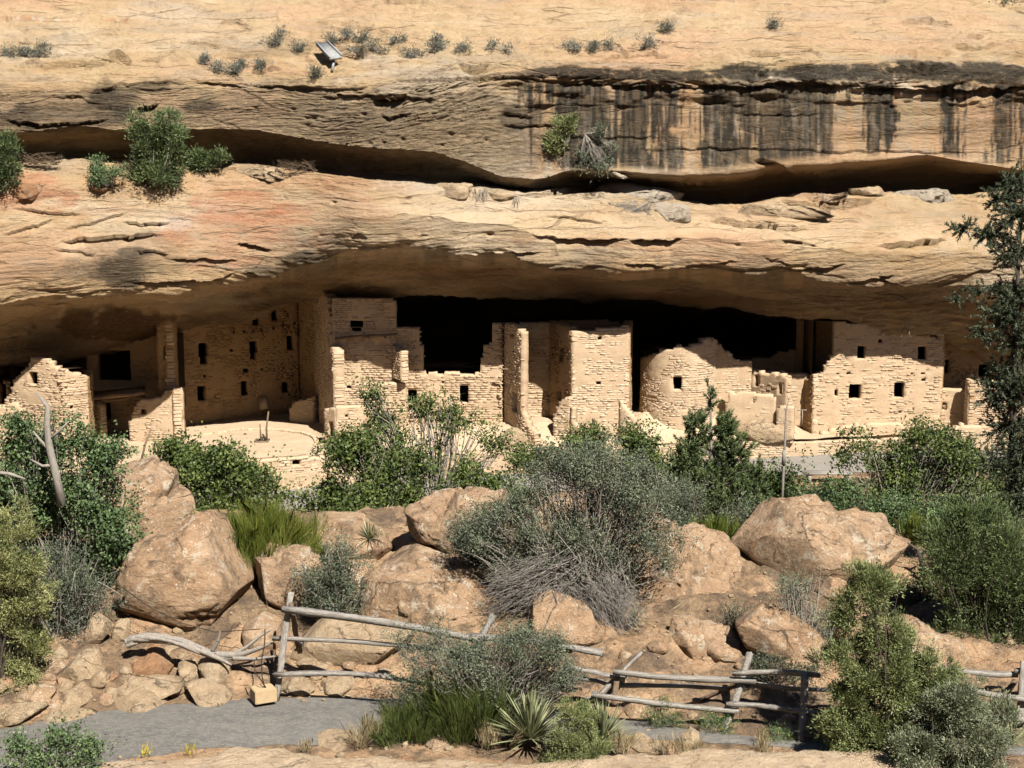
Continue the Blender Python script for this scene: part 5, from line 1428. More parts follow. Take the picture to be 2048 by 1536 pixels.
lg = empty('driftwood_log', at(380, 1310, 27.3), 'twisted silver-grey dead log with forked branches under the big boulder', 'log')
def gnarl(name, pts, rads, parent, seed, sides=16, amp=.16):
    rng = np.random.default_rng(seed)
    pts = np.array(pts)
    t = np.linspace(0, 1, len(pts))
    tt = np.linspace(0, 1, 26)
    P = np.stack([np.interp(tt, t, pts[:, k]) for k in range(3)], -1)
    P = gsmooth(P, 1.2)
    Rr = np.interp(tt, t, rads)
    v, f = tube(P, Rr, sides)
    V = v.reshape(26, sides, 3)
    th = np.arange(sides) * 2 * math.pi / sides
    gro = 1 + amp * np.sin(th * 5 + tt[:, None] * 4 + seed) * .6 + amp * vnoise(np.stack(np.broadcast_arrays(np.cos(th) * 3, np.sin(th) * 3, tt[:, None] * 5 + seed), -1), seed)
    V = P[:, None] + (V - P[:, None]) * gro[..., None]
    v = np.concatenate([V.reshape(-1, 3), P[:1], P[-1:]])
    k = len(v)
    caps = [((i + 1) % sides, i, k - 2) for i in range(sides)] + [(25 * sides + i, 25 * sides + (i + 1) % sides, k - 1) for i in range(sides)]
    return obj(name, v, [f, np.array(caps)], 'grey_bark', parent, False)
lp = np.array([at(252, 1290, 27.2), at(262, 1280, 27.2), at(285, 1275, 27.2), at(325, 1276, 27.2), at(365, 1284, 27.15), at(405, 1303, 27.1), at(450, 1317, 27.05), at(480, 1313, 27.0)])
lt = np.linspace(0, 1, 40)
lc = gsmooth(np.stack([np.interp(lt, np.linspace(0, 1, 8), lp[:, k]) for k in range(3)], -1), 1.5)
lr = np.interp(lt, [0, .15, .5, .8, 1], [.075, .095, .08, .055, .025])
bag = Bag()
rl = np.random.default_rng(12)
for k in range(9):                       # long twisted strands of weathered grain
    ph = k * 2 * math.pi / 9 + rl.normal(0, .2)
    a_ = ph + lt * (3.2 + rl.normal(0, .4))
    off_ = np.stack([0 * lt, np.cos(a_), np.sin(a_)], -1) * (lr * rl.uniform(.55, .95))[:, None]
    bag.tube(lc + off_ + rl.normal(0, .004, (40, 3)), lr * rl.uniform(.30, .55) * (1 + .25 * np.sin(lt * 19 + k)), 7)
bag.build('trunk', 'grey_bark', lg)
gnarl('branch', [at(430, 1310, 27.1), at(480, 1310, 27.0), at(520, 1296, 26.95), at(548, 1285, 26.9)], [.07, .05, .035, .015], lg, 4, 8)
gnarl('branch', [at(455, 1314, 27.05), at(490, 1296, 27.05), at(520, 1272, 27.1), at(545, 1258, 27.1)], [.05, .035, .025, .012], lg, 5, 8)
gnarl('branch', [at(465, 1316, 27.0), at(510, 1318, 26.9), at(556, 1312, 26.8)], [.05, .03, .014], lg, 6, 8)
gnarl('branch', [at(425, 1300, 27.1), at(436, 1282, 27.05), at(440, 1262, 27.0)], [.045, .035, .012], lg, 7, 8)
gnarl('branch', [at(400, 1300, 27.0), at(440, 1318, 26.95), at(464, 1330, 26.9)], [.06, .04, .015], lg, 8, 8)
tw = gnarl('driftwood_stick', [at(10, 1474, 24.9), at(22, 1466, 24.9), at(55, 1464, 24.9)], [.03, .03, .015], None, 9, 8)
tag(tw, 'short curved dead stick on the soil at the left edge', 'stick', None, 'thing')

ms = empty('metal_sheet', at(658, 105, float(Yc(655)) + 1.2), 'tilted pale slate sheet bolted on the cliff top', 'sheet')
Yv = float(Yc(655))
q = [at(632, 85, Yv + 2.1), at(655, 84, Yv + 2.2), at(684, 112, Yv + 1.0), at(660, 116, Yv + .9)]
v = np.array(q + [p - [0, .02, .12] for p in q])
obj('sheet', v, np.array([(0, 1, 2, 3), (4, 7, 6, 5), (0, 4, 5, 1), (1, 5, 6, 2), (2, 6, 7, 3), (3, 7, 4, 0)]), 'slate_metal', ms)
a_ = [q[1], q[2]]
rod('side_rail', np.array([a_[0] + [0, 0, .04], a_[1] + [0, 0, .04]]), .04, 'slate_metal', ms)
rod('side_rail', np.array([q[0] + [0, 0, .03], q[3] + [0, 0, .03]]), .035, 'slate_metal', ms)
rod('prop', np.array([q[3] + [.15, .2, -.1], at(664, 142, Yv + .9)]), .06, 'slate_metal', ms)

# ------------------------------------------------------------------ vegetation
mat_leaf('shrub_leaf', (.022, .040, .014), (.060, .095, .034), (.130, .175, .070), .2)
mat_leaf('silver_leaf', (.032, .040, .023), (.085, .100, .060), (.170, .190, .122), .2)
mat_leaf('berry_juniper_leaf', (.055, .068, .036), (.135, .150, .082), (.270, .290, .190), .2)
mat_simple('bare_twig', (.07, .058, .047), (.25, .225, .195), 9, .003)
def unit(v): return v / (np.linalg.norm(v, axis=-1, keepdims=True) + 1e-9)
def blobs3(bl, Y, depth=.8, rng=None):
    out = []
    for b in bl:
        cx, cy, rx, ry = b[:4]
        dY = b[4] if len(b) > 4 else (0 if rng is None else rng.uniform(-.35, .35) * rx / ppm(Y))
        c = at(cx, cy, Y + dY)
        k = ppm(Y) / 1.02
        out.append((c, np.array([rx / k, max(.15, depth * (rx + ry) / 2 / k), ry / k])))
    return out
def clumps(bl3, n, rng, inner=.45):
    """points spread through a union of ellipsoids, denser towards the surface"""
    w_ = np.array([b[1][0] * b[1][2] for b in bl3])
    which = rng.choice(len(bl3), n, p=w_ / w_.sum())
    d = unit(rng.normal(0, 1, (n, 3)))
    r = rng.uniform(inner ** 2, 1, n) ** .5 * (1 + rng.normal(0, .16, n))
    C = np.array([b[0] for b in bl3])[which]
    R = np.array([b[1] for b in bl3])[which]
    return C + d * R * r[:, None], d
def leaf_quads(c, nrm, length, width, rng, tint, along=None):
    n = len(c)
    t = along if along is not None else unit(np.cross(nrm, rng.normal(0, 1, (n, 3))))
    b = unit(np.cross(nrm, t))
    L = (length * rng.uniform(.7, 1.3, n))[:, None]
    W_ = (width * rng.uniform(.7, 1.3, n))[:, None]
    v = np.stack([c - t * L * .5, c + b * W_ * .5 + nrm * W_ * .12, c + t * L * .5, c - b * W_ * .5 + nrm * W_ * .12], 1).reshape(-1, 3)
    f = np.arange(4 * n).reshape(n, 4)
    return v, f, np.repeat(tint, 4)
def blades(c, d, length, width, rng, tint):
    """single thin triangles, for needles and fine sprays"""
    n = len(c)
    s_ = unit(np.cross(d, rng.normal(0, 1, (n, 3))))
    L = (length * rng.uniform(.7, 1.3, n))[:, None]
    W_ = (width * rng.uniform(.7, 1.3, n))[:, None]
    v = np.stack([c - s_ * W_ * .5, c + s_ * W_ * .5, c + d * L], 1).reshape(-1, 3)
    return v, np.arange(3 * n).reshape(n, 3), np.repeat(tint, 3)
def limbs(bag, base, ends, r0, rng, seg=5, sag=.0, sides=4, wob=.06):
    for e in ends:
        L = np.linalg.norm(e - base)
        t = np.linspace(0, 1, seg)[:, None]
        midp = base + (e - base) * .5 + rng.normal(0, .1 * L, 3) * [1, 1, .4] + [0, 0, sag * L]
        p = (1 - t) ** 2 * base + 2 * t * (1 - t) * midp + t * t * e
        p[1:] += rng.normal(0, wob * L / seg, (seg - 1, 3))
        bag.tube(p, r0 * (1 - .85 * t[:, 0]) * rng.uniform(.6, 1.1), sides)
SEED = [100]
def shrub(name, label, cat, bl, Y, base, n, leaf=(.07, .045), mat='oak_leaf', bark='grey_bark', stems=26, r0=.035, clump=.16, per=34, depth=.8, up=.5, kind='leaf', group=None, twigs=0, inner=.45, names=('stems', 'foliage'), ti=.0):
    SEED[0] += 1
    rng = np.random.default_rng(SEED[0])
    b3 = blobs3(bl, Y, depth, rng)
    bp = at(base[0], base[1], Y)
    e = empty(name, bp, label, cat, group)
    nc = max(6, n // per)
    ns_ = max(5, nc // 9)                     # boughs, then leaf clumps gathered round them: lumps and gaps
    bc, bd = clumps(b3, ns_, rng, inner)
    bw = rng.lognormal(0, .5, ns_)
    wb = rng.choice(ns_, nc, p=bw / bw.sum())
    spread_ = min(.26, clump * 1.4) * rng.uniform(.6, 1.3, ns_)
    jit = rng.normal(0, 1, (nc, 3)) * spread_[wb][:, None] * [1, 1, .8]
    cc, cdv = bc[wb] + jit, unit(bd[wb] + .5 * unit(jit))
    bag = Bag()
    ends = cc[rng.permutation(nc)[:stems]]
    limbs(bag, bp, ends, r0, rng, 6)
    if twigs:
        i = rng.integers(0, nc, twigs)
        tips = cc[i] + rng.normal(0, clump * 1.2, (twigs, 3))
        st_ = cc[i] + (bp - cc[i]) * rng.uniform(.15, .5, (twigs, 1)) + rng.normal(0, clump, (twigs, 3))
        for a, b in zip(st_, tips):
            m_ = (a + b) / 2 + rng.normal(0, .05, 3)
            bag.tube(np.array([a, m_, b]), np.array([.010, .007, .004]) * r0 / .035 * 1.1, 3)
    bag.build(names[0], bark, e)
    which = rng.integers(0, nc, n)
    ctint = rng.normal(.48 + ti, .22, nc)
    off = rng.normal(0, 1, (n, 3)) * clump * rng.uniform(.35, 1.35, nc)[which][:, None]
    c = cc[which] + off
    tint = np.clip(ctint[which] + rng.normal(0, .16, n), 0, 1)
    if kind == 'leaf':
        nr = unit(rng.normal(0, 1, (n, 3)) + np.array([0, -.15, up]) + .4 * cdv[which])
        v, f, t = leaf_quads(c, nr, leaf[0], leaf[1], rng, tint)
    else:
        d = unit(cdv[which] * .7 + off / clump * .5 + np.array([0, 0, up]) + rng.normal(0, .35, (n, 3)))
        v, f, t = blades(c, d, leaf[0], leaf[1], rng, tint)
    obj(names[1], v, f, mat, e, False, {'tint': t})
    return e, b3, rng
TC = ('trunk', 'crown')

# ---- left
shrub('leafy_shrub', 'dense dark green shrub with a dead snag, left side of the bank', 'shrub', [(70, 900, 75, 55), (150, 925, 65, 50), (40, 980, 80, 70), (150, 1000, 85, 75), (215, 1075, 45, 60), (90, 1080, 95, 60), (185, 1120, 55, 40), (205, 900, 30, 28), (120, 850, 35, 26), (30, 860, 35, 28), (230, 1000, 25, 40)], 30.0, (130, 1200), 38000, (.070, .046), 'shrub_leaf', twigs=300, stems=40, clump=.12, group='shrubs on the bank')
shrub('mahogany_shrub', 'dark grey-green twiggy shrub below the dense green one', 'shrub', [(110, 1150, 85, 55), (140, 1215, 65, 65), (105, 1265, 65, 35), (180, 1170, 35, 40)], 28.2, (130, 1310), 20000, (.048, .018), 'mahogany_leaf', twigs=500, stems=40, clump=.12, group='shrubs on the bank')
shrub('juniper_tree', 'yellow-green juniper cut by the left edge of the picture', 'tree', [(15, 1045, 45, 42), (35, 1110, 55, 55), (62, 1190, 45, 50), (20, 1240, 65, 60), (55, 1310, 45, 45), (5, 1365, 50, 40), (75, 1270, 30, 22), (-40, 1200, 60, 120), (20, 1150, 60, 70), (40, 1390, 40, 30)], 26.5, (-10, 1440), 52000, (.056, .019), 'yellow_juniper_leaf', kind='needle', clump=.065, per=48, up=.5, stems=24, bark='dark_bark', group='junipers', names=TC)
shrub('gambel_oak', 'bright green oak bush right of the stepped boulder', 'shrub', [(365, 908, 72, 38), (325, 955, 42, 45), (430, 955, 78, 50), (505, 985, 55, 45), (415, 1015, 95, 40), (300, 900, 22, 25), (470, 915, 35, 25)], 37, (420, 1090), 22000, (.09, .058), 'oak_leaf', twigs=120, clump=.14, group='oaks behind the boulders', ti=.06)
# ---- centre
shrub('gambel_oak', 'dark green oak thicket filling the gap behind the yucca', 'shrub', [(690, 935, 55, 55), (635, 1000, 60, 42), (740, 1000, 85, 50), (850, 1005, 90, 35), (690, 890, 38, 28), (955, 970, 60, 42), (1000, 1000, 60, 40), (800, 950, 60, 45)], 38, (760, 1070), 25000, (.09, .06), 'oak_leaf', twigs=200, clump=.15, group='oaks behind the boulders')
shrub('gambel_oak', 'tall open oak with bare forks in front of the two doorways', 'tree', [(742, 800, 20, 24, 0), (760, 835, 26, 18, 0), (735, 860, 24, 18, 0), (848, 806, 36, 22, 0), (905, 838, 50, 26, 0), (955, 862, 34, 26, 0), (985, 885, 20, 16, 0), (800, 872, 34, 22, 0), (880, 880, 40, 20, 0), (780, 925, 50, 38, 0), (860, 940, 50, 28, 0), (690, 905, 40, 28, 0)], 40, (872, 1060), 9500, (.085, .052), 'oak_leaf', twigs=160, stems=60, r0=.055, clump=.11, per=20, group='oaks behind the boulders', names=TC, inner=.2, ti=.05)
shrub('gambel_oak', 'green oak behind the big grey shrub, below the square tower', 'shrub', [(1230, 872, 55, 26), (1180, 892, 55, 30), (1290, 890, 42, 28), (1300, 935, 55, 45), (1095, 915, 65, 26), (1340, 960, 35, 40), (1160, 930, 80, 30)], 41, (1230, 1020), 17000, (.085, .052), 'oak_leaf', twigs=220, clump=.15, group='oaks behind the boulders', ti=.04)
e, b3, rng = shrub('mahogany_shrub', 'huge rounded grey-green shrub with a skirt of bare twigs, centre', 'shrub', [(1130, 965, 100, 48), (1230, 955, 85, 52), (1080, 1035, 100, 60), (1200, 1040, 105, 75), (1290, 1015, 65, 75), (960, 1060, 55, 48), (1150, 1110, 95, 40), (1310, 1090, 45, 45), (1040, 985, 60, 45), (1250, 1120, 50, 40), (1110, 1140, 110, 40), (1220, 1165, 80, 40), (1020, 1110, 60, 36), (1175, 922, 85, 34), (1265, 920, 50, 28)], 29.3, (1165, 1215), 60000, (.054, .023), 'silver_leaf', 'grey_bark', twigs=700, stems=70, r0=.03, clump=.12, per=40, group='shrubs on the bank')
bag = Bag()
for k in range(640):
    b = at(1150 + rng.normal(0, 42), 1130 + rng.normal(0, 28), 29.2 + rng.normal(0, .3))
    u = rng.random()
    ex = rng.choice([rng.uniform(955, 1100), rng.uniform(1080, 1300)], p=[.35, .65])
    ey = rng.uniform(1150, 1240) if ex < 1060 else rng.uniform(1190, 1335)
    t_ = at(ex, ey, 28.5 + rng.normal(0, .25))
    m_ = (b + t_) / 2 + np.array([rng.normal(0, .15), -.2, rng.uniform(.0, .35)])
    tt = np.linspace(0, 1, 6)[:, None]
    p = (1 - tt) ** 2 * b + 2 * tt * (1 - tt) * m_ + tt * tt * t_
    p[1:] += rng.normal(0, .055, (5, 3))
    bag.tube(p, np.linspace(rng.uniform(.004, .010) * (2.2 if k % 9 == 0 else 1), .003, 6), 3)
    for _ in range(2):
        i = rng.integers(2, 5)
        q = p[i] + rng.normal(0, .14, 3) + (p[5] - p[i]) * .7
        bag.tube(np.array([p[i], (p[i] + q) / 2 + rng.normal(0, .03, 3), q]), np.array([.005, .004, .002]), 3)
bag.build('bare_twigs', 'bare_twig', e)
shrub('mahogany_shrub', 'small dark shrub against the undercut boulder', 'shrub', [(950, 1065, 48, 40), (985, 1040, 40, 35), (930, 1090, 40, 25)], 29.9, (960, 1130), 9000, (.045, .018), 'mahogany_leaf', 'dark_bark', twigs=160, clump=.10, group='shrubs on the bank')
shrub('mahogany_shrub', 'rounded grey-green bush behind the sloping top rail', 'shrub', [(685, 1115, 50, 36), (660, 1160, 58, 45), (690, 1190, 45, 38), (640, 1190, 30, 30)], 28.9, (672, 1245), 15000, (.045, .02), 'silver_leaf', twigs=200, clump=.10, group='shrubs on the bank', ti=-.06)
# ---- pinyon and right-hand oaks
def pinyon(label, tr, bl, Y, n, mat='pinyon_needle', group='pines', name='pinyon_pine', r0=.09, nd=(.085, .016), per=46, nb=170, bark='grey_bark', up=.9, sp_=.11):
    SEED[0] += 1
    rng = np.random.default_rng(SEED[0])
    b3 = blobs3(bl, Y, .9, rng)
    pts = np.array([at(x, y, Y) for x, y in tr])
    e = empty(name, pts[0], label, 'tree', group)
    bag = Bag()
    bag.tube(pts, np.linspace(r0, .015, len(pts)), 7)
    nt = n // per
    cc, dv = clumps(b3, nt, rng, .25)
    for c in cc[:nb]:
        zz = np.clip(c[2] - .25, pts[0][2], pts[-1][2])
        b = np.array([np.interp(zz, pts[:, 2], pts[:, k]) for k in (0, 1)] + [zz])
        limbs(bag, b, [c], .016, rng, 4)
    bag.build('trunk', bark, e)
    w_ = rng.integers(0, nt, n)
    ax = unit(dv + np.array([0, 0, up]) + rng.normal(0, .3, (nt, 3)))
    s_ = rng.uniform(-sp_, sp_, n)
    c = cc[w_] + ax[w_] * s_[:, None] + rng.normal(0, .015, (n, 3))
    d = unit(ax[w_] * .8 + rng.normal(0, .6, (n, 3)))
    t_ = np.clip(rng.normal(.5, .15, nt)[w_] + rng.normal(0, .15, n), 0, 1)
    v, f, t = blades(c, d, nd[0], nd[1], rng, t_)
    obj('crown', v, f, mat, e, False, {'tint': t})
pinyon('young pointed pinyon pine in front of the round room', [(1430, 1090), (1425, 980), (1422, 880), (1421, 772)],
       [(1421, 795, 13, 26), (1392, 840, 24, 24), (1448, 850, 24, 28), (1395, 890, 42, 35), (1465, 900, 38, 36), (1372, 930, 34, 30), (1425, 950, 70, 40), (1495, 965, 38, 45), (1390, 1000, 70, 45), (1480, 1010, 60, 45), (1440, 1050, 80, 30)], 37.5, 74000, nb=160, nd=(.095, .026))
shrub('gambel_oak', 'small dark oak at the foot of the bare pole', 'shrub', [(1556, 958, 30, 30), (1545, 1000, 38, 28)], 39, (1550, 1040), 7000, (.08, .052), 'oak_leaf', twigs=40, clump=.13, group='oaks behind the boulders', ti=-.12)
shrub('gambel_oak', 'wide open oak in front of the plastered house', 'shrub', [(1720, 870, 34, 26), (1700, 905, 40, 26), (1780, 925, 45, 35), (1850, 870, 50, 28), (1890, 890, 45, 30), (1820, 950, 85, 45), (1905, 940, 55, 45), (1720, 990, 80, 40), (1840, 1020, 100, 45), (1700, 1040, 75, 30), (1960, 990, 45, 50), (1640, 1020, 30, 22)], 40, (1790, 1110), 28000, (.086, .052), 'oak_leaf', twigs=420, stems=50, clump=.14, group='oaks behind the boulders', inner=.3)
# ---- right: fir, pinyon thicket, junipers
pinyon('tall ragged dark conifer at the right edge', [(2030, 1230), (2024, 1000), (2026, 760), (2036, 540), (2050, 300)],
       [(2030, 370, 35, 25), (1995, 395, 30, 20), (2035, 430, 45, 32), (1925, 455, 26, 14), (1975, 470, 36, 18), (2030, 505, 50, 28), (1965, 582, 40, 16), (2030, 590, 46, 28), (1912, 598, 18, 8), (1995, 625, 42, 18), (2035, 680, 40, 28), (1965, 668, 26, 13), (2005, 735, 34, 20), (2040, 770, 45, 40), (1985, 800, 30, 18), (2020, 850, 50, 34), (1910, 890, 50, 14), (1975, 930, 70, 32), (1830, 905, 40, 10), (1760, 962, 50, 10), (1850, 972, 70, 16), (1920, 1000, 80, 22), (2030, 980, 50, 50), (2010, 1030, 60, 40), (1950, 1045, 60, 26), (2040, 900, 45, 50), (2000, 780, 40, 30), (2020, 640, 40, 30)], 43, 84000, 'fir_needle', 'tall conifers', 'fir_tree', .17, (.095, .036), 44, 400, 'dark_bark', .1, .2)
shrub('pinyon_pine', 'bushy dark pinyon with yellowish tips at the right edge', 'tree', [(1960, 1040, 75, 42), (1925, 1105, 70, 52), (2010, 1130, 60, 70), (1960, 1200, 75, 55), (2010, 1270, 60, 45), (1885, 1170, 35, 40), (2060, 1180, 50, 120), (1930, 1260, 50, 45), (1985, 1310, 60, 36), (1890, 1110, 40, 30)], 27.9, (1990, 1380), 70000, (.075, .022), 'pinyon_needle', kind='needle', clump=.10, per=40, up=.7, stems=50, twigs=120, bark='dark_bark', group='pines', names=TC, ti=.05)
shrub('juniper_tree', 'tall yellow-green juniper standing before the fence', 'tree', [(1745, 1172, 46, 34, 0), (1722, 1225, 60, 40, 0), (1770, 1262, 50, 38, 0), (1700, 1305, 60, 42, 0), (1765, 1350, 105, 48, 0), (1865, 1345, 60, 48, 0), (1660, 1360, 34, 34, 0), (1850, 1450, 85, 52, 0), (1670, 1465, 45, 50, 0), (1705, 1410, 60, 48, 0), (1815, 1410, 90, 50, 0), (1765, 1480, 100, 60, 0), (1710, 1540, 70, 60, 0), (1820, 1290, 30, 26, 0), (1890, 1390, 45, 45, 0)], 23.7, (1765, 1640), 120000, (.054, .019), 'juniper_leaf', kind='needle', clump=.058, per=52, up=.5, stems=34, r0=.03, bark='dark_bark', twigs=60, depth=.7, group='junipers', names=TC, ti=.05)
shrub('juniper_tree', 'juniper laden with pale blue berries in the bottom right corner', 'tree', [(1895, 1425, 60, 45), (1950, 1470, 60, 50), (1850, 1495, 75, 60), (1970, 1530, 65, 40), (1910, 1380, 30, 25), (1880, 1560, 120, 60), (1990, 1450, 45, 45), (1925, 1400, 50, 36)], 22.8, (1900, 1660), 66000, (.046, .017), 'berry_juniper_leaf', kind='needle', clump=.052, per=48, up=.5, stems=30, bark='dark_bark', depth=.7, group='junipers', names=TC)
shrub('juniper_sapling', 'low bright juniper between the two yuccas', 'shrub', [(1150, 1432, 32, 30), (1135, 1478, 52, 36), (1175, 1500, 42, 36), (1145, 1535, 70, 30)], 23.5, (1150, 1580), 30000, (.042, .014), 'juniper_leaf', kind='needle', clump=.044, per=44, up=.5, stems=24, bark='dark_bark', group='junipers', names=TC, ti=.12)
shrub('grey_shrub', 'thin silvery shrub beside the perched boulder', 'shrub', [(1585, 1175, 32, 34), (1618, 1225, 42, 42), (1585, 1290, 55, 40), (1560, 1150, 20, 18), (1640, 1290, 36, 40)], 27.4, (1610, 1360), 9000, (.05, .016), 'silver_leaf', 'sun_bleached_twig', twigs=420, stems=50, r0=.025, clump=.10, group='shrubs on the bank', inner=.3)
shrub('grey_shrub', 'broad silvery shrub in front of the fence rails', 'shrub', [(850, 1290, 60, 36), (930, 1320, 85, 45), (1060, 1290, 80, 42), (1100, 1350, 80, 50), (1000, 1370, 100, 50), (830, 1355, 50, 50), (1010, 1265, 50, 26), (905, 1395, 90, 35)], 25.2, (990, 1455), 32000, (.043, .020), 'silver_leaf', 'grey_bark', twigs=700, stems=70, r0=.022, clump=.085, per=30, group='shrubs on the bank', inner=.3)
shrub('grey_shrub', 'dark little shrub behind the crossed rails', 'shrub', [(1560, 1340, 50, 30), (1500, 1330, 30, 18), (1620, 1380, 40, 45)], 26.2, (1570, 1400), 7000, (.045, .016), 'mahogany_leaf', 'dark_bark', twigs=200, clump=.08, group='shrubs on the bank')
shrub('leafy_shrub', 'sprawling small-leaved shrub in the bottom left corner', 'shrub', [(30, 1495, 42, 30), (75, 1525, 55, 26), (175, 1500, 36, 22), (215, 1528, 30, 18), (110, 1480, 26, 18), (150, 1525, 40, 18)], 22.7, (90, 1590), 5200, (.05, .032), 'shrub_leaf', twigs=120, stems=60, r0=.018, clump=.07, per=16, group='shrubs on the bank', inner=.2, ti=.1)
shrub('mahogany_shrub', 'grey-green thicket behind the wide slab, under the pinyon', 'shrub', [(1350, 1010, 60, 40), (1420, 1040, 60, 30), (1500, 1035, 45, 30), (1330, 1060, 50, 36)], 32.8, (1400, 1110), 14000, (.05, .02), 'silver_leaf', 'dark_bark', twigs=200, clump=.12, group='shrubs on the bank')
shrub('mahogany_shrub', 'dark brush in the hollow right of the wide slab', 'shrub', [(1490, 1250, 40, 26), (1530, 1290, 45, 26)], 28.0, (1510, 1330), 5000, (.045, .018), 'mahogany_leaf', 'dark_bark', twigs=240, clump=.1, group='shrubs on the bank')
shrub('mahogany_shrub', 'shaded brush below the perched boulder at its right end', 'shrub', [(1830, 1210, 36, 34), (1850, 1150, 26, 26), (1810, 1250, 36, 24)], 29.3, (1830, 1290), 7000, (.05, .02), 'mahogany_leaf', 'dark_bark', twigs=160, clump=.11, group='shrubs on the bank')
shrub('leafy_shrub', 'green thicket between the oaks and the perched boulder', 'shrub', [(1660, 1000, 60, 26), (1760, 1010, 70, 30), (1870, 1040, 70, 36), (1800, 1050, 60, 30)], 33.6, (1760, 1100), 16000, (.06, .035), 'shrub_leaf', 'dark_bark', twigs=140, clump=.13, group='shrubs on the bank')
shrub('leafy_shrub', 'low green growth beneath the ephedra on the boulders', 'shrub', [(470, 1090, 40, 22), (590, 1095, 45, 22)], 31.4, (530, 1130), 5000, (.05, .02), 'mahogany_leaf', 'dark_bark', twigs=200, clump=.1, group='shrubs on the bank')
# ---- stems that grow straight up: ephedra, grass, yucca
def broom(name, label, cx, cy, w_, h_, Y, n, mat, spread=.5, wd=.010, cat='shrub', group='ephedra bushes', part='stems'):
    SEED[0] += 1
    rng = np.random.default_rng(SEED[0])
    k = ppm(Y)
    e = empty(name, at(cx, cy, Y), label, cat, group)
    n_t = max(5, n // 60)
    W_, H_ = w_ / k, h_ / k
    tb = at(cx, cy, Y) + np.stack([rng.normal(0, W_ * .20, n_t), rng.normal(0, W_ * .18, n_t), np.zeros(n_t)], -1)
    td = unit(np.stack([(tb[:, 0] - tb[:, 0].mean()) / W_ * 2.2 * spread + rng.normal(0, .18, n_t), rng.normal(0, .25, n_t), np.ones(n_t)], -1))
    th = rng.uniform(.55, 1.0, n_t) * H_
    w = rng.integers(0, n_t, n)
    b = tb[w] + td[w] * (th[w] * rng.uniform(0, .5, n))[:, None] + rng.normal(0, .05, (n, 3)) * [1, 1, .5]
    d = unit(td[w] + rng.normal(0, .20, (n, 3)))
    L = th[w] * rng.uniform(.35, .62, n)
    s_ = unit(np.cross(d, rng.normal(0, 1, (n, 3))))
    mid = b + d * (L * .55)[:, None]
    tip = b + unit(d + rng.normal(0, .12, (n, 3))) * L[:, None]
    hw = (wd * rng.uniform(.6, 1.2, n))[:, None] * .5
    v = np.stack([b - s_ * hw, b + s_ * hw, mid + s_ * hw, tip, mid - s_ * hw], 1).reshape(-1, 3)
    i = np.arange(n) * 5
    t_ = np.clip(rng.normal(.42, .22, n_t)[w] + rng.normal(0, .2, n), 0, 1)
    obj(part, v, np.stack([i, i + 1, i + 2, i + 3, i + 4], -1), mat, e, False, {'tint': np.repeat(t_, 5)})
    return e
broom('ephedra_bush', 'yellow-green broom-like ephedra on top of the boulders', 530, 1122, 190, 140, 31.2, 11000, 'ephedra_stem', .55, .009)
broom('ephedra_bush', 'bright green ephedra at the path edge under the grey shrub', 930, 1478, 150, 165, 24.7, 7000, 'green_ephedra_stem', .35, .006)
broom('ephedra_bush', 'lower spreading ephedra left of the bright green one', 815, 1480, 130, 95, 24.6, 4200, 'green_ephedra_stem', .8, .006)
broom('ephedra_bush', 'small yellow-green ephedra under the pinyon', 1420, 1085, 90, 70, 31.9, 2200, 'ephedra_stem', .5, .012)
broom('ephedra_bush', 'single upright ephedra tuft right of the perched boulder', 1836, 1092, 40, 85, 31.5, 900, 'ephedra_stem', .3, .012)
broom('ephedra_bush', 'little ephedra sprig beside the rounded grey-green bush', 630, 1120, 50, 60, 30.6, 800, 'ephedra_stem', .5, .012)
GG = 'dry grass tufts'
for (lab, x, y, w_, h_, Y, n) in [('tall dry grass tuft beside the path left of the ephedra', 728, 1490, 60, 90, 24.3, 420), ('straw-coloured grass behind the first yucca', 985, 1490, 70, 60, 24.0, 420), ('thin dry grass on the near ledge below the fence', 1365, 1520, 90, 75, 23.6, 380),
                                  ('dry grass at the foot of the tall fence post', 1540, 1500, 100, 50, 24.2, 360), ('dry grass tuft beside the pale flat stone', 620, 1500, 40, 35, 24.0, 160), ('grass tuft between the low juniper and second yucca', 1250, 1500, 60, 60, 23.9, 320), ('dry tuft under the crossed rails', 1330, 1440, 50, 40, 25.3, 200), ('grass at the foot of the small yucca', 760, 1075, 40, 30, 31.3, 180)]:
    broom('grass_tuft', lab, x, y, w_, h_, Y, n, 'dry_grass', .6, .007, 'grass', GG, 'blades')
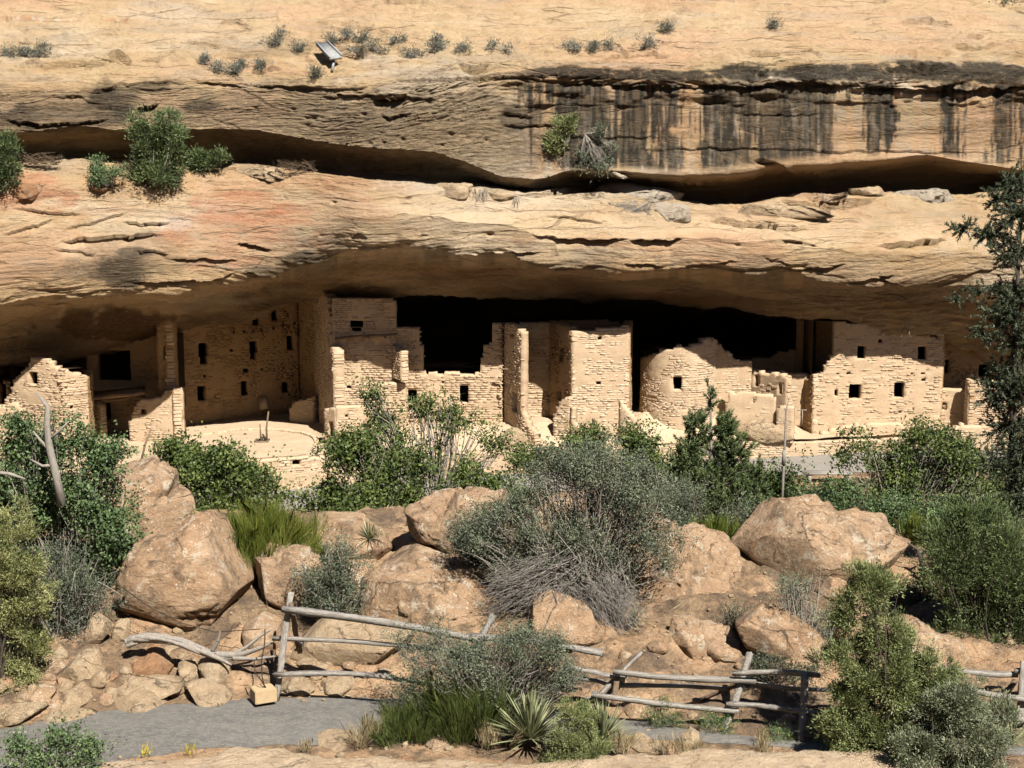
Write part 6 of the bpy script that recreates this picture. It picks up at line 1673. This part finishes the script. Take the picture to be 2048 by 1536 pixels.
def yucca(label, cx, cy, r_px, Y, n, group='yuccas'):
    SEED[0] += 1
    rng = np.random.default_rng(SEED[0])
    R = r_px / ppm(Y)
    b = at(cx, cy, Y)
    e = empty('yucca', b, label, 'yucca', group)
    az = rng.uniform(0, 2 * math.pi, n)
    el = np.radians(rng.uniform(8, 88, n))
    d = np.stack([np.cos(az) * np.cos(el), np.sin(az) * np.cos(el), np.sin(el)], -1)
    L = R * rng.uniform(.75, 1.1, n)
    side = unit(np.cross(d, np.array([0, 0, 1.])))
    up_ = np.cross(side, d)
    wv = (.026 * R / .6 * rng.uniform(.8, 1.2, n))[:, None]
    t_ = np.clip(rng.normal(.55, .2, n), 0, 1)
    V, fs = [], []
    for k, (s_, w_) in enumerate([(0, .6), (.35, 1), (.75, .7), (1, .04)]):
        c = b + d * (L * s_)[:, None] - np.array([0, 0, 1]) * (L * .10 * s_ ** 2)[:, None]
        V += [c - side * wv * w_ * .5, c - up_ * wv * w_ * .22, c + side * wv * w_ * .5]
    V = np.stack(V, 1)
    i = (np.arange(n) * 12)[:, None]
    for k in range(3):
        for j in range(2):
            fs.append(np.concatenate([i + 3 * k + j, i + 3 * k + j + 1, i + 3 * k + j + 4, i + 3 * k + j + 3], 1))
    obj('blades', V.reshape(-1, 3), np.concatenate(fs), 'yucca_blade', e, False, {'tint': np.repeat(t_, 12)})
yucca('large spiky yucca at the path edge beside the green ephedra', 1062, 1478, 108, 24.2, 190)
yucca('spiky yucca partly behind the low bright juniper', 1205, 1480, 92, 24.3, 130)
yucca('small pale yucca on the boulders above the sloping fence', 738, 1078, 48, 31.4, 60)
yucca('small yucca under the perched slab by the bare twigs', 1268, 1245, 50, 28.6, 40)
yucca('yucca tips behind the tall juniper', 1640, 1320, 46, 26.6, 30)
yucca('yucca at the bottom right edge', 2020, 1490, 70, 23.6, 50)
FL = 'flowering shrubs by the fence'
for (lab, bl, Y, base) in [('low green shrub with tiny yellow flowers under the middle rails', [(1430, 1445, 36, 22), (1450, 1470, 26, 14)], 24.9, (1435, 1485)), ('low green shrub left of the leaning fence post', [(1305, 1415, 45, 20), (1330, 1435, 36, 16)], 25.2, (1320, 1452)), ('yellow-flowered shrub right of the tall fence post', [(1640, 1455, 42, 26), (1600, 1475, 26, 16)], 24.7, (1630, 1500)), ('small shrub at the foot of the tall fence post', [(1560, 1468, 30, 18), (1585, 1485, 20, 12)], 24.6, (1570, 1495))]:
    e, b3, rng = shrub('flowering_shrub', lab, 'shrub', bl, Y, base, 3000, (.03, .012), 'shrub_leaf', clump=.05, per=20, stems=20, r0=.012, group=FL, twigs=60, ti=.12)
    cc, _ = clumps(b3, 40, rng, .7)
    v, f, t = leaf_quads(cc, unit(rng.normal(0, .4, (40, 3)) + [0, -.5, 1]), .022, .022, rng, rng.random(40))
    obj('flowers', v, f, 'yellow_flower', e, False, {'tint': t})['kind'] = 'stuff'
for (lab, x, y) in [('yellow weed sprig standing on the path edge, left one', 296, 1512), ('yellow weed sprig standing on the path edge, right one', 378, 1508)]:
    e = broom('weed_sprig', lab, x, y, 30, 36, 23.9, 60, 'yellow_flower', .6, .008, 'weed', 'weed sprigs', 'stalks')
# ---- dead wood standing
def snag(label, paths, Y, group='dead standing wood', mat='grey_bark'):
    e = empty('dead_snag', at(paths[0][0][0], paths[0][0][1], Y), label, 'dead tree', group)
    for k, pth in enumerate(paths):
        pts = np.array([at(p[0], p[1], Y + (p[3] if len(p) > 3 else 0)) for p in pth])
        rod('trunk' if k == 0 else 'branch', pts, np.array([p[2] for p in pth]), mat, e, 7)
snag('grey forked snag rising from the dense green shrub', [[(125, 1010, .09), (112, 950, .08), (98, 890, .075), (94, 850, .065), (95, 812, .05), (72, 785, .012)], [(104, 905, .04), (80, 880, .03), (66, 862, .015)], [(98, 880, .035), (118, 862, .025), (138, 842, .012)], [(110, 930, .04), (85, 932, .03), (60, 918, .012)], [(130, 1010, .03), (112, 985, .02), (120, 950, .01)]], 29.0)
snag('thin bare pole of a dead sapling in front of the marker', [[(1563, 1030, .035), (1566, 960, .034), (1570, 880, .03), (1572, 820, .02), (1583, 785, .007)], [(1571, 850, .012), (1560, 835, .006)], [(1566, 955, .014), (1580, 935, .006)], [(1572, 825, .01), (1566, 810, .004)], [(1569, 900, .05), (1567, 930, .05)]], 36.5)
snag('pale bare branch hanging below the first grey limb at the far left', [[(-10, 945, .04), (20, 948, .035), (50, 958, .02)]], 28.9)
snag('dark twisted stump right of the perched boulder', [[(1848, 1170, .07), (1845, 1130, .06), (1838, 1100, .05)], [(1843, 1110, .03), (1870, 1085, .02), (1900, 1080, .008)], [(1842, 1105, .03), (1815, 1085, .015)], [(1845, 1120, .03), (1880, 1110, .018), (1905, 1100, .006)]], 30.2, mat='dark_bark')
# ---- plants on the cliff
CG = 'plants growing on the cliff ledge'
yl = lambda x: float(Yc(x))
cy = lambda x, y: cliff_Y(x, y, 8)
shrub('ledge_conifer', 'bushy conifer growing on the cliff ledge', 'tree', [(322, 240, 26, 22, 0), (290, 262, 24, 18, 0), (340, 268, 20, 18, 0), (305, 290, 36, 26, 0), (345, 305, 18, 22, 0), (290, 325, 30, 22, 0), (325, 345, 28, 24, 0), (280, 350, 20, 16, 0)], cy(308, 365) - .2, (308, 372), 17000, (.14, .045), 'pinyon_needle', kind='needle', clump=.14, per=40, up=.7, stems=40, r0=.05, group=CG, names=TC, ti=.05)
shrub('ledge_shrub', 'small dark shrub in the crevice right of the ledge conifer', 'shrub', [(428, 315, 32, 16, 0), (405, 322, 18, 12, 0), (442, 305, 12, 10, 0)], cy(424, 340) + .1, (424, 340), 4500, (.12, .05), 'pinyon_needle', kind='needle', clump=.12, stems=14, group=CG)
shrub('ledge_conifer', 'dark conifer at the left edge of the cliff ledge', 'tree', [(5, 300, 24, 20, 0), (-5, 330, 36, 26, 0), (12, 350, 20, 20, 0)], cy(0, 375) - .2, (0, 380), 7000, (.13, .05), 'pinyon_needle', kind='needle', clump=.13, stems=20, group=CG, names=TC, ti=-.05)
shrub('ledge_shrub', 'pale green shrub left of the ledge conifer', 'shrub', [(205, 340, 22, 20, 0), (225, 350, 25, 16, 0), (200, 322, 10, 12, 0)], cy(215, 368) - .15, (215, 372), 4000, (.09, .04), 'shrub_leaf', clump=.12, twigs=120, stems=24, r0=.02, group=CG, ti=.22)
shrub('cliff_shrub', 'bright green bush clinging to the stained cliff face', 'shrub', [(1130, 245, 17, 15, 0), (1118, 262, 18, 18, 0), (1112, 285, 12, 20, 0)], cy(1130, 285) - .35, (1135, 290), 5000, (.11, .04), 'juniper_leaf', kind='needle', clump=.10, stems=12, group=CG, ti=.2)
e, b3, rng = shrub('cliff_shrub', 'grey half-dead bush hanging on the cliff right of the bright one', 'shrub', [(1195, 272, 32, 16, 0), (1210, 295, 26, 22, 0), (1170, 300, 26, 20, 0), (1185, 320, 30, 14, 0)], cy(1185, 290) - .45, (1170, 268), 3600, (.10, .035), 'silver_leaf', 'sun_bleached_twig', kind='needle', clump=.12, stems=70, r0=.028, group=CG, twigs=200, up=.1)
def twig_mass(name, label, x0, x1, y0, y1, off, n, down=1.0, group='bare twigs on the cliff', mat='sun_bleached_twig', rad=.018, part='twigs'):
    SEED[0] += 1
    rng = np.random.default_rng(SEED[0])
    xm = (x0 + x1) / 2
    Y = cliff_Y(xm, y0, 10) + .02 + off * .15
    e = empty(name, at(xm, y0, Y), label, 'twigs', group)
    bag = Bag()
    for _ in range(n):
        a = at(rng.uniform(x0, x1), y0 + rng.uniform(0, .25) * (y1 - y0), Y + rng.uniform(-.1, .15))
        b = at(rng.uniform(x0, x1), y0 + rng.uniform(.5, 1.0) * (y1 - y0), Y - .1 + rng.uniform(-.25, .1))
        m_ = (a + b) / 2 + rng.normal(0, .12, 3)
        tt = np.linspace(0, 1, 5)[:, None]
        bag.tube((1 - tt) ** 2 * a + 2 * tt * (1 - tt) * m_ + tt * tt * b, np.linspace(rad, rad * .35, 5), 3)
    bag.build(part, mat, e)
twig_mass('hanging_twigs', 'brown twigs drooping over the ledge below the grey slab', 1195, 1312, 400, 455, -.95, 90, rad=.014)
twig_mass('hanging_twigs', 'small cluster of hanging roots near the squared block', 942, 975, 372, 418, -.7, 26, rad=.013)
twig_mass('hanging_twigs', 'short hanging roots under the ledge rim', 1026, 1042, 392, 415, -.8, 10, rad=.013)
twig_mass('dry_brush', 'dry reddish brush at the left of the ledge', 30, 130, 330, 304, -.5, 60, mat='brown_wood', rad=.016)
twig_mass('dry_brush', 'thin dry brush in the crevice above the pale slab', 545, 640, 345, 318, .1, 36, mat='brown_wood', rad=.013)
twig_mass('dry_brush', 'reddish dry brush against the ledge conifer', 225, 270, 345, 318, -.6, 40, mat='brown_wood', rad=.016)
twig_mass('hanging_root', 'pale forked dead root hanging from the overhang above the plastered house', 1794, 1826, 640, 676, -1.0, 7, rad=.014, part='root')
TS = 'low grey shrubs on the cliff top'
top = [(560, 68, 22, 9, 'grey shrub cluster uphill left of the metal sheet'), (545, 84, 14, 7, 'shrub just below the uphill grey cluster'), (600, 94, 9, 6, 'tiny shrub left of the metal sheet'), (518, 130, 13, 8, 'shrub at the rim left of the metal sheet'), (478, 126, 16, 6, 'flat shrub further left on the rim'), (440, 134, 11, 5, 'low shrub at the dark rim hollow'), (412, 122, 9, 6, 'small shrub beside the dark rim hollow'), (628, 145, 10, 8, 'shrub below the metal sheet'), (470, 140, 9, 4, 'tiny shrub under the flat rim shrub'),
       (665, 78, 18, 6, 'shrub directly behind the metal sheet'), (690, 73, 11, 5, 'small shrub right behind the metal sheet'), (725, 75, 16, 5, 'flat shrub in the row right of the sheet'), (780, 80, 26, 7, 'long shrub in the row right of the sheet'), (755, 96, 18, 9, 'rounded shrub in front of the long one'), (715, 100, 14, 5, 'low shrub downhill of the sheet'), (825, 105, 12, 7, 'dark shrub at the middle of the rim row'), (875, 82, 16, 10, 'tallest grey shrub on the cliff top'), (860, 96, 20, 6, 'shrub below the tallest one'), (925, 95, 20, 5, 'flat shrub right of the tallest one'), (1012, 95, 26, 6, 'long flat shrub above the centre'), (1140, 92, 18, 5, 'shrub on the sandy bench, left one'), (1180, 94, 30, 5, 'long shrub on the sandy bench'), (1225, 92, 20, 5, 'shrub on the sandy bench, right one'), (1290, 88, 15, 6, 'shrub at the bend of the sandy bench'), (1335, 53, 12, 4, 'lone shrub on the pale slope'), (1545, 48, 8, 3, 'tiny dark shrub high on the right slope'),
       (15, 104, 18, 7, 'grey shrub at the upper left edge'), (80, 100, 10, 7, 'second grey shrub at the upper left'), (52, 104, 8, 4, 'small tuft between the two upper left shrubs')]
def slope_point(x, y):
    return cliff_Y(x, y + 4, 4)
for (x, y, rx, ry, lab) in top:
    shrub('grey_brush', lab, 'shrub', [(x, y, rx, ry, 0), (x + rx * .4, y + 1, rx * .6, ry * .8, 0)], slope_point(x, y) - .05, (x, y + ry), 700, (.09, .03), 'sage_leaf', 'sun_bleached_twig', clump=.09, per=14, stems=14, r0=.02, group=TS, kind='needle')
# trees of the plateau, just touching the top right corner
shrub('plateau_tree', 'dark tree crown at the top right corner above the cliff', 'tree', [(1990, -14, 55, 18, 0), (2050, -12, 45, 18, 0)], yl(2000) + 7.5, (2000, 10), 3000, (.14, .06), 'fir_needle', clump=.2, stems=10, r0=.06, names=TC)
# ---- litter of dead twigs and dry stalks over the bank
rng = np.random.default_rng(71)
N = 5200
lx_ = rng.uniform(-13, 13, N); ly_ = rng.uniform(24.0, 35, N)
pp_ = px_of(lx_, ly_)
ok = (ly_ > Ypath(pp_) + .1) & (fbm(np.stack([lx_ * .7, ly_ * .7, 0 * lx_], -1), 3, 77) > -.15)
lx_, ly_ = lx_[ok], ly_[ok]
N = len(lx_)
c = np.stack([lx_, ly_, ground_z(lx_, ly_) + .01], -1)
d = unit(np.stack([rng.normal(0, 1, N), rng.normal(0, 1, N), np.abs(rng.normal(0, .45, N))], -1))
v, f, t = blades(c, d, .20, .022, rng, np.clip(rng.normal(.35, .3, N), 0, 1))
tag(obj('litter', v, f, 'dry_grass', None, False, {'tint': t}), 'dry stalks and dead twigs littering the bank', kind='stuff')
